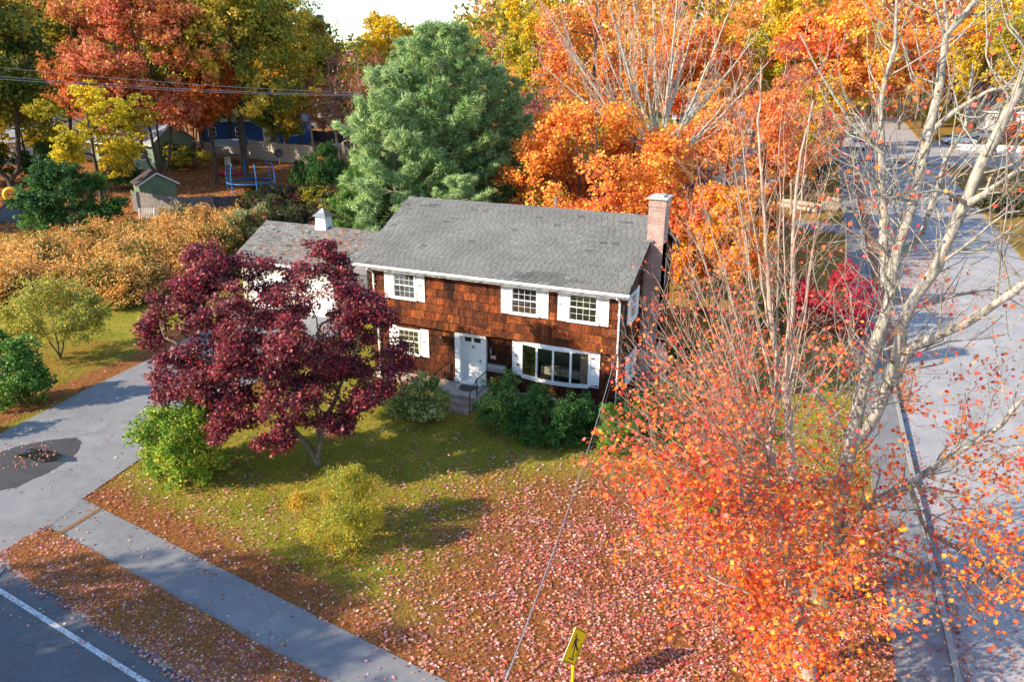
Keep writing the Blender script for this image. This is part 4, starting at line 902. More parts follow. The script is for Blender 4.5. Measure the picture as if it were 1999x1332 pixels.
# ---------------------------------------------------------------- shrubs
def shrub(name, label, pos, w_, h, pal, leaf=.10, tips=150, per=26, spread=.22, shape='oval', mat='leaf', cat='shrub', base=.08, lobes_n=14, group=None, up=.4, stems=4, bark='bark_mid', shell=.8, dy=None, flat_=.8, lobe_r=.36, mixc=.5):
    root = empty(name, pos, rng.random()*.5, label, cat, group)
    c = (0, 0, h*(.45+base/2)); rad = (w_/2*1.0, (dy or w_)/2*1.0, h*.54*(1-base))
    t, k = lobes(c, rad, lobes_n, tips, lobe_r, shell, .9, -.70)
    if base < .06:   # leafy right down to the ground
        m = tips//4; a = rng.random(m)*6.283; r_ = rng.random(m)**.5*.80; s = np.stack([np.cos(a)*r_*w_/2, np.sin(a)*r_*(dy or w_)/2, h*(.05+.30*rng.random(m))], -1)
        t = np.concatenate([t, s]); k = np.concatenate([k, rng.integers(0, lobes_n, m)]); t = t[t[:, 2] > .06]; k = k[:len(t)]
    st = [[(0,0,-.05),(0,0,.06)]]+[[(0,0,.06),(math.cos(a)*w_*.1,math.sin(a)*w_*.1,h*.35),(math.cos(a)*w_*.2,math.sin(a)*w_*.2,h*.7)] for a in np.linspace(.3, 6.6, stems+1)[:-1]]
    wood('stem', dendrite(st, t, .004, .05+.006*h, step=.25, up_pen=.3), M[bark], root)
    leaves_round(t, k, per, spread, leaf, pal, 'foliage', root, shape, M[mat], up, c, flat_=flat_, mixc=mixc)
    return root
GY = [('9aa83a', 3), ('b8b440', 3), ('6e8a30', 2), ('d0b840', 2), ('56702a', 2)]
shrub('garden_shrub', 'bright green leggy shrub beside the driveway edge, under the purple maple', at(372, 925), 3.7, 3.3, [('7a9c2c', 4), ('98b036', 3), ('587a24', 2), ('b8b83c', 1.5), ('c8b43a', .8)], .12, 460, 34, .27, 'oval', 'leaf', base=.04, lobes_n=20)
shrub('garden_shrub', 'yellow leaved feathery shrub standing alone in the middle of the front lawn', at(648, 1072)+Vector((0,.5,0)), 3.0, 2.6, [('c8b838', 4), ('dcc844', 4), ('a0a838', 4), ('d89a34', 1.5), ('74842c', 2.5)], .085, 560, 40, .22, 'long', base=.0, lobes_n=22, up=.2, lobe_r=.3)
shrub('small_tree', 'small open tree with speckled yellow green leaves left of the driveway, two thin leaning stems', at(118, 700), 5.2, 4.1, [('b4b048', 4), ('94983c', 3), ('d0bc58', 2.5), ('687a30', 2), ('c09460', 1.2)], .10, 620, 30, .28, 'quad', cat='tree', base=.10, lobes_n=30, stems=3)
shrub('garden_shrub', 'dark green bushy shrub at the left edge of the picture, near the driveway', at(38, 790), 2.7, 3.6, [('4c782c', 4), ('3a6022', 4), ('6e9a38', 2), ('8aa848', 1)], .13, 260, 30, .24, 'oval', 'gloss_leaf', base=.02, lobes_n=18)
shrub('garden_shrub', 'low green shrub growing on the lawn in front of the dark green bushy one', at(-40, 850), 1.6, 1.4, [('4c7a30', 3), ('365c28', 3)], .11, 60, 26, .2, 'oval', 'gloss_leaf')
FS = 'foundation shrubs along the front wall'
shrub('foundation_shrub', 'pale variegated shrub spreading left of the front steps', at(806, 826)+Vector((0,.6,0)), 2.9, 1.8, [('a4b060', 4), ('ccce90', 3), ('748c3c', 3), ('e0e0b8', 1.5), ('56742c', 2)], .085, 400, 34, .19, 'oval', 'leaf', group=FS, lobes_n=20, base=0, dy=1.9)
shrub('foundation_shrub', 'shrub in deep shade at the wall left of the pale variegated one', at(728, 800)+Vector((0,.4,0)), 2.0, 1.2, [('6a8840', 3), ('46682c', 3), ('8ca050', 1)], .09, 120, 28, .2, 'oval', 'leaf', group=FS)
shrub('rhododendron', 'tall loose rhododendron with whorled leaves in front of the door and mailbox', at(962, 850)+Vector((0,.45,0)), 1.9, 2.8, [('4c7834', 5), ('6c9244', 3), ('98ac50', 2), ('d0ac38', .9), ('385c28', 3)], .15, 240, 28, .19, 'long', 'leaf', group=FS, lobes_n=18, base=0, up=.55)
shrub('foundation_shrub', 'small leaved dark green shrub with upright shoots below the bow window', at(1052, 880)+Vector((0,.75,0)), 3.7, 2.3, [('467230', 5), ('345826', 4), ('5e8c3c', 2)], .07, 620, 44, .19, 'oval', 'leaf', group=FS, lobes_n=26, base=0, dy=2.0)
shrub('foundation_shrub', 'mid green leafy shrub between the bow window shrub and the round yellow green conifer', at(1140, 872)+Vector((-.1,.9,0)), 2.1, 1.7, [('40702c', 4), ('2e5426', 4), ('5c8c38', 1)], .10, 220, 30, .2, 'oval', 'leaf', group=FS, base=0)
shrub('dwarf_conifer', 'rounded yellow green conifer at the right end of the front shrubs', at(1192, 890)+Vector((0,.45,0)), 1.7, 2.0, [('7c9a34', 4), ('5c8030', 4), ('94ac3c', 1)], .085, 480, 40, .13, 'long', 'needle', group=FS, base=0, lobes_n=18, shell=.92)
shrub('rhododendron', 'large dark rhododendron at the right front corner of the house behind the red branches', at(1268, 892)+Vector((0,.9,0)), 3.6, 2.6, [('3a6428', 5), ('4c7834', 3), ('2a4a1e', 3), ('688c3c', 1)], .15, 460, 30, .24, 'long', 'leaf', group=FS, lobes_n=22, base=0)
shrub('garden_shrub', 'bright green low shrub under the orange red maple on the right of the lawn', at(1345, 1010)+Vector((0,.3,0)), 1.8, 1.1, [('6c9c2c', 4), ('86b038', 3), ('4c7824', 2)], .11, 110, 26, .2, 'oval', 'leaf')
shrub('garden_shrub', 'green shrub along the shaded right gable wall behind the chimney', Vector((5.9, 6.5, 0)), 2.2, 1.9, [('3e6c30', 4), ('5a8a3a', 3)], .12, 110, 24, .22, 'oval', 'leaf')
shrub('garden_shrub', 'green shrub against the base of the brick chimney', Vector((6.2, 1.2, 0)), 2.2, 1.9, [('3e6c30', 4), ('4a7a34', 3)], .12, 110, 24, .22, 'oval', 'leaf')
shrub('burning_bush', 'crimson burning bush beside the side street sidewalk', at(1612, 640), 5.2, 3.8, [('c41c3c', 5), ('a8183a', 4), ('e03850', 2), ('7c1430', 1)], .13, 260, 34, .28, 'oval', base=0, lobes_n=18, shell=.85)
shrub('garden_shrub', 'dark green tall shrub between the crimson bush and the house', at(1545, 660)+Vector((-1,1,0)), 2.6, 2.4, [('34602c', 4), ('4c7a34', 2), ('8a8a38', 1)], .13, 120, 24, .26, 'oval', 'leaf')

# ---------------------------------------------------------------- trees behind the house
def pine(name, label, pos, h, r, pal, cat='tree', trunk_r=.2, group=None, tuft=.40, n_whorl=None, base=.14, per=37, top=1.0):
    root = empty(name, pos, 0, label, cat, group); ch = [(np.array([(0,0,-.1),(.05,0,h*.35),(-.05,.08,h*.7),(0,0,h)]), np.array([trunk_r, trunk_r*.8, trunk_r*.45, .02]))]
    C = []; AX = []; NR = []; z = h*base; k = 0
    while z < h*.985:
        f = (z-h*base)/(h*(1-base)); prof = (math.sin(math.pi*min(1, (f*.72+.26)))**.5)*(1-max(0, f-.55)*.75)*(.52+.68*rng.random()); L0 = max(.35, r*prof)
        for q in range(5 if L0 > 1 else 4):
            an = q*2*math.pi/(5 if L0 > 1 else 4)+k*1.1+rng.normal()*.2; L = L0*(.75+.4*rng.random()); d = np.array([math.cos(an), math.sin(an), 0])
            rise = .10+.35*f+.15*rng.random(); a = np.array([0, 0, z]); b = a+d*L+np.array([0, 0, L*rise]); m = max(4, int(L/.4)); t = np.linspace(0, 1, m)[:, None]
            P = a+(b-a)*t+np.array([0, 0, -1])*(.10*L*np.sin(t*math.pi)); ch.append((P, np.linspace(.018+.012*L, .008, m)))
            side = np.cross(d, [0, 0, 1])
            for i in range(m):
                if t[i, 0] < (.50 if f < .35 else .36): continue
                w2 = L*.30*(1.15-t[i, 0])+.25; nt_ = 2 if L > 1.2 else 1
                for s in (-1, 1):
                    for _ in range(nt_):
                        e = P[i]+side*s*w2*(.4+.6*rng.random())+d*w2*.5+np.array([0, 0, .12*w2]); ch.append((np.array([P[i], e]), np.array([.01, .005])))
                        for g in (.45, .75, 1.0): C.append(P[i]+(e-P[i])*g+rng.normal(size=3)*.06); AX.append(e-P[i])
                C.append(P[i]); AX.append(d)
            C.append(b); AX.append(d)
        z += h*.034*(1.0-.3*f)+.1; k += 1
    wood('trunk', ch, M['bark_mid'], root)
    C = np.array(C); AX = np.array(AX); AX /= np.linalg.norm(AX, axis=1, keepdims=True); n = len(C); idx = np.repeat(np.arange(n), per//3)
    ax = AX[idx]*.7+rand_unit(len(idx))*.8+np.array([0, 0, .25]); ax /= np.linalg.norm(ax, axis=1, keepdims=True)
    CC = C[idx]+ax*tuft*.42+rng.normal(size=(len(idx), 3))*.07
    leaf_object('crown', CC, tuft*(.7+.6*rng.random(len(idx))), pick(pal, len(idx), .14, .3, idx), 'blade', M['needle'], root, np.tile([-.3,-.3,.9], (len(idx), 1)), .3, ax)
    return root
PG = [('92ae68', 4), ('a8c07a', 3), ('78985a', 3.5), ('5c7c48', 2.5), ('bccc90', 1.2)]
WP = 'white pines behind the house'
p1 = pine('pine_tree', 'tallest dense white pine in the middle of the pines behind the house', gY(872, 50), 16.0, 4.0, PG, group=WP, trunk_r=.24)
p2 = pine('pine_tree', 'sunlit light green white pine, leftmost of the tall pines behind the house', gY(780, 48), 13.2, 3.3, [('a0b876', 4), ('b0c488', 3), ('88a468', 3)], group=WP, trunk_r=.2)
def clone(src, label, pos, s=1, rz=0, group=None):
    c = copy_tree(src); c.location = pos; c.scale = (s, s, s) if not hasattr(s, '__len__') else s; c.rotation_euler[2] = rz; c['label'] = label
    if group: c['group'] = group
    return c
clone(p1, 'darker white pine on the right of the group, next to the orange maple', gY(955, 53), (.85,.85,.84), 2.1, WP)
clone(p2, 'short white pine low between the house ridge and the taller pines', gY(905, 46), (.70,.70,.56), 1.2, WP)
clone(p1, 'white pine set back between the two tallest pines', gY(825, 56), (.85,.85,.94), 4.0, WP)
pine('spruce_tree', 'bushy yellow green young spruce left of the pines, at the back corner of the house', gY(722, 50), 7.8, 2.1, [('6c9040', 4), ('84a650', 3), ('4e7434', 3)], tuft=.26, base=.02, per=60, trunk_r=.12)

OR2_ = [('f08c2c', 4), ('f5a436', 4), ('e8682c', 3), ('e04c3c', 2), ('f4b844', 2), ('c86a28', 1)]
crown_tree('maple_tree', 'brilliant orange maple right behind the house roof, left of the chimney', 'tree', 12.6, 11.5, [('f5963c', 4), ('f58848', 3), ('faac3a', 6), ('ec7c68', 2), ('fac050', 3)], gY(1165, 48), .24, 40, 1250, 44, .52, .19, .08, stems=3, mixc=.7, lobe_r=.30, shell=.85)
crown_tree('maple_tree', 'yellow orange maple to the right of the chimney, lower than its neighbour', 'tree', 8.2, 6.6, [('f4a82c', 5), ('f0902c', 4), ('f0c83c', 2), ('e0642c', 2)], gY(1378, 43), .18, 18, 460, 46, .40, .17, .02, stems=2)
crown_tree('maple_tree', 'coral orange maple standing behind the bare tree near the neighbour house', 'tree', 12.5, 9, [('f09050', 4), ('f5a850', 4), ('e88060', 2), ('f5bc5c', 2)], gY(1440, 60), .2, 18, 440, 40, .5, .22, .12, stems=2)

def bare_fan():
    root = empty('bare_tree', gY(1300, 50), 0, 'tall grey tree almost bare of leaves, its limbs fanning up behind the chimney', 'tree'); o = root.location; ch = []; tips = []
    tr = np.array([(0,0,-.1)]+[tuple(p-o) for p in pts3([(1298,370,50),(1292,330,50),(1285,290,50)])]); sprouts(tr, .30, .22, 0, out=ch, tips=tips); fk = [tr[2], tr[3]]
    ends = [(1050,-10,50),(1100,60,48),(1130,-40,52),(1180,-60,49),(1225,-80,51),(1275,-90,50),(1330,-80,48),(1380,-60,52),(1430,-10,49),(1480,60,51),(1120,130,47),(1060,120,51),(1440,170,48),(1410,110,53),(1200,60,46),(1330,40,54),(1500,120,50)]
    for i, e in enumerate(ends):
        b = np.array(atY(*e)-o); a = fk[i % 2]; c = curve3(a, b, .10, 8); sprouts(c, .13 if i % 3 else .17, .02, 3, .75, .40, 26, .55, ch, tips, .5, .012, start=.18)
    wood('trunk', ch, bark_mat('grey_limb_bark', (.26,.22,.18), (.58,.52,.44), (.42,.44,.32)), root)
    T = np.array(tips); T = T[rng.random(len(T)) < .45]; T = np.repeat(T, 2, axis=0)+rng.normal(size=(len(T)*2, 3))*.15
    leaf_object('crown', T, .2*(.6+.6*rng.random(len(T))), pick([('e07048', 3), ('d88068', 2), ('e8a040', 2)], len(T)), 'quad', M['leaf'], root)
bare_fan()

# prototypes for the surrounding trees, each placed once and then copied
OLIVE = [('748430', 4), ('94983a', 3), ('546c2c', 4), ('b8ac3c', 2.5), ('c89c34', 1.5)]
GRN = [('64843a', 4), ('38561f', 4), ('6e8430', 3), ('98982f', 2)]
GOLD = [('d8b428', 4), ('c09a28', 3), ('e8c83c', 3), ('9c9030', 2), ('e09830', 1)]
OLG = [('a49c30', 4), ('c4a834', 4), ('6c7c2c', 4), ('dcb83c', 2), ('8c6a2c', 1)]
RUST = [('d07c48', 4), ('dc9050', 4), ('c46c4c', 3), ('dc7460', 2), ('a4683c', 1.5), ('bca044', 2.5)]
FIRE = [('f09044', 4), ('f5a840', 4), ('e47444', 2), ('f5c448', 4)]
RB = 'tall autumn trees around the back gardens'
olive = crown_tree('oak_tree', 'tall dark olive green oak at the upper left edge', 'tree', 23, 13, OLIVE, gY(25, 80), .38, 28, 620, 46, .85, .36, .10, group=RB, stems=2)
green = crown_tree('maple_tree', 'huge green and yellow maple behind the trampoline, its trunk in front of the pale fence', 'tree', 23, 17, OLG, gY(482, 86), .36, 38, 880, 46, .85, .34, .17, group=RB)
rust = crown_tree('maple_tree', 'large rust red maple with several dark stems behind the green shed', 'tree', 22, 14, RUST, gY(318, 80), .30, 30, 620, 42, .8, .32, .16, group=RB, stems=4, mixc=.65)
gold = crown_tree('maple_tree', 'low spreading yellow maple with tiered branches left of the shed', 'tree', 11.5, 11, [('c8b422', 5), ('e0c42c', 4), ('a09420', 3), ('8a7a20', 2)], gY(205, 68), .2, 22, 380, 40, .6, .24, .22, group=RB, flat_=.4, lobe_r=.3)
fire = crown_tree('maple_tree', 'fiery orange maple leaning over the far end of the sidewalk', 'tree', 21, 12, FIRE, gY(1600, 84), .30, 24, 520, 46, .75, .32, .20, group=RB, stems=3)
lemon = crown_tree('maple_tree', 'bright yellow topped maple at the upper right, behind the pale limbs', 'tree', 23, 12, [('e8c828', 4), ('d0b028', 3), ('a8a42c', 3), ('f0a030', 2)], gY(1520, 92), .28, 24, 520, 46, .75, .32, .2, group=RB)
apricot = crown_tree('maple_tree', 'apricot orange maple rising above the brilliant orange one', 'tree', 22, 11, [('f0a850', 4), ('ec9048', 3), ('e4b45c', 3), ('d88450', 2)], gY(1150, 76), .25, 24, 420, 36, .75, .30, .2, group=RB)
orsm = crown_tree('maple_tree', 'small orange maple with a thin dark trunk beside the red kayak', 'tree', 14, 8.0, [('d0702c', 4), ('e08434', 4), ('b85a2c', 3)], gY(425, 83), .2, 16, 260, 40, .6, .26, .36, group=RB)
clone(olive, 'second olive oak standing partly outside the left edge', gY(-90, 76), 1.0, 2.0)
clone(olive, 'green oak showing behind the rust red maple on its left', gY(130, 98), .95, 4.0)
clone(green, 'green gold tree reaching the sky edge left of the utility pole', gY(560, 104), (.85,.85,.98), 2.4)
clone(green, 'yellow green tree between the rust red maple and the huge maple', gY(400, 110), .95, 4.4)
clone(rust, 'pinkish red maple in the upper left, behind the yellow maple', gY(215, 94), (.85,.85,1.0), 1.0)
clone(lemon, 'yellow tree glimpsed between the two olive oaks at the left', gY(95, 106), .9, 2.0)
clone(gold, 'smaller yellow maple at the left edge behind the dark green tree', gY(60, 86), .75, 2.0)
clone(lemon, 'yellow maple at the right of the sky gap, beside the pine tops', gY(1040, 88), (.8,.8,.92), 1.1)
clone(fire, 'orange maple between the apricot one and the yellow topped one', gY(1330, 88), .9, 1.9)
clone(apricot, 'pale orange tree behind the fan of bare limbs', gY(1240, 98), .95, 2.9)
clone(apricot, 'pale orange tree beside the beige house roof', gY(1430, 104), .9, .9)
clone(fire, 'red orange maple over the parked silver car', gY(1700, 118), (.9,.9,.88), 3.4)
clone(lemon, 'yellow green tree at the upper right corner behind the white cars', gY(1900, 132), 1.0, 4.0)
clone(green, 'broad green tree at the far right edge above the street', gY(2010, 112), .9, .9)
clone(fire, 'orange tree far down the side street on the right', gY(1800, 140), .9, .4)
clone(orsm, 'small scarlet tree at the far right across the street', gY(1985, 84), (.7,.7,.55), .4)
clone(gold, 'little yellow tree on the green across the street', gY(1830, 124), .55, .8)
redt = crown_tree('bare_tree', 'thin reddish half bare tree left of the pines', 'tree', 15, 8.5, [('c0504c', 3), ('b87a54', 3), ('a84a50', 2)], gY(668, 92), .18, 18, 520, 3, .5, .24, .2, 'twig', stems=3, r_tip=.012)
clone(redt, 'taller half bare tree close to the left side of the pines', gY(722, 84), (.9,.9,1.05), 2.2)
clone(redt, 'bare twiggy tree against the pale sky right of the pine tops', gY(1010, 66), (.95,.95,1.2), 1.2)
pine('spruce_tree', 'narrow grey green spruce far away near the utility pole', gY(632, 128), 17.5, 3.6, [('6c7a60', 3), ('586a50', 3), ('848c70', 2)], tuft=.5, base=.05)
clone(lemon, 'golden oak whose round top rises behind the left pine', gY(770, 96), (.82,.82,.82), 3.0)
clone(olive, 'olive oak just right of the golden round top, behind the pines', gY(850, 112), .72, 3.0)
dk = crown_tree('garden_tree', 'dark green round garden tree in the shade beyond the orange thicket', 'tree', 6.2, 8.4, [('46702e', 4), ('345a28', 4), ('5a8638', 2)], gY(155, 60), .2, 24, 460, 44, .42, .20, .04, stems=5)
clone(dk, 'dark shrubby tree at the left edge behind the yellow swimming ring', gY(-25, 82), (.8,.8,1.0), 1.0)
clone(dk, 'dark green bush in front of the pale picket fence, left of the spruce', gY(640, 78), (.55,.55,.85), 2.0)
clone(dk, 'small dark bush between the trampoline and the pale fence', gY(585, 80), (.28,.28,.5), 3.0)
ysh = crown_tree('garden_shrub', 'yellow flecked shrub on the garden bank right of the trampoline', 'shrub', 2.2, 4.5, [('a89a28', 3), ('7c8428', 3), ('c8a830', 2), ('4c5c22', 2)], gY(625, 70), .08, 12, 120, 26, .35, .2, .0)
clone(ysh, 'yellow green low shrub spilling over the dark fence end', gY(520, 70), (1.2,1.2,.8), 1.0)
clone(ysh, 'yellow flecked shrub close to the foot of the spruce', gY(668, 66), (1.0,1.0,1.0), 2.2)
clone(ysh, 'small bright green shrub behind the cupola', gY(603, 57), (.5,.5,.6), 2.9)
pale_sh = crown_tree('garden_shrub', 'pale grey green shrub at the left corner of the garage roof', 'shrub', 2.6, 4.5, [('9aa068', 4), ('7c8850', 3), ('b8b480', 2), ('b06a50', .7)], gY(490, 60), .07, 14, 140, 26, .35, .16, .0)
dsh = crown_tree('garden_shrub', 'dark red and olive shrub in the overgrown bank behind the garage', 'shrub', 1.9, 5.2, [('5c4430', 3), ('4c5a2c', 4), ('6e3430', 2), ('3c4a28', 3)], gY(560, 63), .06, 14, 150, 26, .35, .18, .0, group='overgrown bank shrubs')
for k, (px, Y, lb) in enumerate([(520, 66, 'olive shrub on the bank, leftmost of the ones behind the garage'), (600, 65, 'reddish shrub on the bank straight behind the cupola'), (640, 62, 'olive red shrub on the bank right of the cupola'), (548, 70, 'shrub on the bank just below the dark fence end'), (655, 70, 'brownish shrub on the bank beside the spruce'), (600, 72, 'shadowed shrub at the top of the bank behind the cupola'), (668, 59, 'low shrub at the foot of the spruce beside the strip of grass')]):
    clone(dsh, lb, gY(px, Y), (1+.15*math.sin(k*3), 1.0, 1+.2*math.cos(k*2)), k*1.3)

# the far wood that closes the view
def far_wood():
    C = []; S = []; COL = []; NR = []
    tops = [(-500,-120),(0,-80),(400,-60),(545,10),(580,32),(640,42),(672,64),(700,82),(724,60),(760,30),(830,30),(880,50),(905,30),(930,-20),(1000,-80),(2600,-160)]
    xs_, ys_ = zip(*tops); pals = [OLIVE, GRN, OLG, OLIVE, RUST, FIRE, GOLD, OLG]
    for row, Y in enumerate((150, 172, 196)):
        for px in range(-420, 2500, 46):
            Yq = Y+rng.normal()*4; pxx = px+rng.normal()*8; zt = atY(pxx, np.interp(pxx, xs_, ys_)+rng.normal()*6, Yq).z
            if row < 2: zt -= 1.5
            g = gY(pxx, Yq); h = min(max(6, zt-g.z), 30); r = 4.2+rng.random()*1.6
            left = pxx < 930; pal = pals[rng.integers(0, 4)] if left else pals[rng.integers(3, 8)]
            n = 760; d = rand_unit(n); rad = np.array([r, r, h*.46]); lump = 1+.14*np.sin(d[:, 0]*7+px)+.12*np.sin(d[:, 2]*9+px*2)
            p = np.array(g)+np.array([0, 0, h*.52])+d*rad*(rng.random((n, 1))**.25)*lump[:, None]; C.append(p); S.append(np.full(n, .85)); COL.append(pick(pal, n, .2)); NR.append(d)
    C = np.concatenate(C); S = np.concatenate(S)*(.6+.8*rng.random(len(C)))
    tag(leaf_object('far_wood', C, S, np.concatenate(COL), 'quad', M['leaf'], None, np.concatenate(NR), .5), 'distant autumn wood closing the view behind the gardens', 'wood', kind='stuff')
far_wood()
clone(fire, 'low orange maple beyond the logs, behind the twiggy maple', gY(1500, 64), (.5,.5,.42), 2.6)
clone(lemon, 'yellow orange maple between the grey blue house and the street', gY(1560, 78), (.6,.6,.55), .3)
clone(apricot, 'peach coloured maple behind the fan of bare limbs, low down', gY(1360, 74), (.7,.7,.55), 4.1)
clone(fire, 'orange maple close behind the brilliant one, filling the gap to the bare tree', gY(1270, 58), (.5,.5,.46), 5.0)
clone(orsm, 'orange sapling beside the neighbour driveway', gY(1470, 52), (.5,.5,.42), 1.4)
clone(dsh, 'dark red hedge shrub on the far side of the side street, at the right edge', gY(1945, 70), (1.6,1.0,1.2), .5)
gb = clone(redt, 'nearly bare grey tree between the logs and the leaning orange maple', gY(1545, 70), (1.0,1.0,.95), 1.6)
clone(redt, 'thin bare tree at the edge of the side street behind the twiggy maple', gY(1475, 80), (1.0,1.0,1.15), 3.6)
clone(redt, 'coral flecked thin tree between the pines and the brilliant orange maple', gY(1010, 58), (.75,.75,.85), 5.2)
clone(dk, 'dark undergrowth shrub behind the green shed', gY(250, 80), (.5,.5,.5), 1.7)
clone(dk, 'dark undergrowth shrub left of the sage green house', gY(90, 84), (.7,.7,.7), 2.7)
clone(ysh, 'yellowish shrub between the shed and the trampoline', gY(380, 92), (1.4,1.2,1.0), 1.7)
clone(ysh, 'yellowish bush below the rust red maple stems', gY(345, 94), (1.6,1.4,1.3), .5)
clone(lemon, 'yellow green tree screening the blue house on its right side', gY(590, 100), (.6,.6,.62), 5.0)
clone(gold, 'yellowish tree standing before the blue house wall', gY(540, 104), (.62,.62,.85), 3.3)
clone(olive, 'olive tree whose low crown screens the middle of the blue house', gY(552, 99), (.55,.55,.55), 4.0)
clone(green, 'green gold tree screening the left end of the blue house', gY(455, 108), (.6,.6,.58), 1.0)
clone(rust, 'orange brown tree between the sage green house and the blue house', gY(378, 104), (.6,.6,.6), 2.2)
clone(fire, 'orange tree beyond the cross street, behind the pale limbs', gY(1755, 138), (.85,.85,.75), 1.2)
clone(lemon, 'yellow tree beyond the cross street behind the white cars', gY(1850, 146), (.9,.9,.8), 2.2)
clone(rust, 'rusty tree beyond the cross street at the right', gY(1950, 140), (.9,.9,.85), 3.2)
clone(lemon, 'golden tree over the dark roofed house', gY(1640, 112), (.75,.75,.85), 4.2)
# shade trees on the near side, out of the frame, that throw the long shadows over the road and lawns
clone(green, 'maple across the front road that shades the sidewalk', Vector((-17.3, -30.7, 0)), (.50,.50,.56), 0)
clone(green, 'second maple across the front road', Vector((-24, -31.8, 0)), (.50,.50,.52), 2.0)
clone(olive, 'oak beyond the left edge that shades the back garden', Vector((-66, 4, .5)), (.6,.6,.5), 1.0)

# ---------------------------------------------------------------- the orange thicket left of the garage
def thicket():
    poly = [at(-60,640), at(0,605), at(120,590), at(230,612), at(300,592), at(372,560), at(440,505), at(480,470), at(505,440), at(498,404,2.3), at(420,413,2.0), at(300,434,1.7), at(230,445,1.5), at(150,466,1.4), at(60,478,1.4), at(-60,490,1.4)]
    P = np.array([(p.x, p.y) for p in poly]); lo = P.min(0); hi = P.max(0); n = 15000
    q = lo+(hi-lo)*rng.random((n, 2)); inside = np.zeros(n, bool); j = len(P)-1
    for i in range(len(P)):
        c = ((P[i,1] > q[:,1]) != (P[j,1] > q[:,1])) & (q[:,0] < (P[j,0]-P[i,0])*(q[:,1]-P[i,1])/(P[j,1]-P[i,1]+1e-12)+P[i,0]); inside ^= c; j = i
    q = q[inside]
    def edge_d(q):
        d = np.full(len(q), 1e9); j = len(P)-1
        for i in range(len(P)):
            a, b = P[j], P[i]; t = np.clip(((q-a)@(b-a))/((b-a)@(b-a)), 0, 1); d = np.minimum(d, np.linalg.norm(q-(a+t[:, None]*(b-a)), axis=1)); j = i
        return d
    e = edge_d(q); lump = 1+.12*np.sin(q[:,0]*.9+q[:,1]*.5)+.12*np.sin(q[:,0]*.45-q[:,1]*1.1)+.08*np.sin(q[:,0]*2.1+q[:,1]*1.7)
    g = np.array([hz(x, y) for x, y in q]); H = 1.75*np.clip(e/1.1, .25, 1)**.5*lump*(1+.16*rng.normal(size=len(q)))
    per = 26; idx = np.repeat(np.arange(len(q)), per); f = rng.random(len(idx))**.55; lean = rng.normal(size=(len(q), 2))*.28
    off = rand_unit(len(idx))*.26; z = g[idx]+H[idx]*f; C = np.stack([q[idx,0]+lean[idx,0]*f+off[:,0], q[idx,1]+lean[idx,1]*f+off[:,1], z+off[:,2]*.3], -1)
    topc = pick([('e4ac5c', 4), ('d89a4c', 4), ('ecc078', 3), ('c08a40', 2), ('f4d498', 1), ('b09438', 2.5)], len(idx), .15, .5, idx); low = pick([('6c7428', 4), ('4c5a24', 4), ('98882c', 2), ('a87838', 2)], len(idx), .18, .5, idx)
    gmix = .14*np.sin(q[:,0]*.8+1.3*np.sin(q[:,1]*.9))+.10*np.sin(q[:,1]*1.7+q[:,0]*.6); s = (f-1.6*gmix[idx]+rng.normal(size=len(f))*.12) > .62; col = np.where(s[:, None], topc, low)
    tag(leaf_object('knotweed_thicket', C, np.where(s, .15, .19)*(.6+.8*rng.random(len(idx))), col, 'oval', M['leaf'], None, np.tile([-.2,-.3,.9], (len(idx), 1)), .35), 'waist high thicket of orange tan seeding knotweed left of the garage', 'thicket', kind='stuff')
    sel = rng.random(len(q)) < .25; ch = [(np.array([(a[0], a[1], gg), (a[0]+l[0]*.9, a[1]+l[1]*.9, gg+h_*1.05)]), np.array([.012, .006])) for a, l, gg, h_ in zip(q[sel], lean[sel], g[sel], H[sel])]
    tag(wood('knotweed_stems', ch, M['bark_mid'], None), 'thin brown canes inside the orange thicket', 'stems', kind='stuff')
thicket()

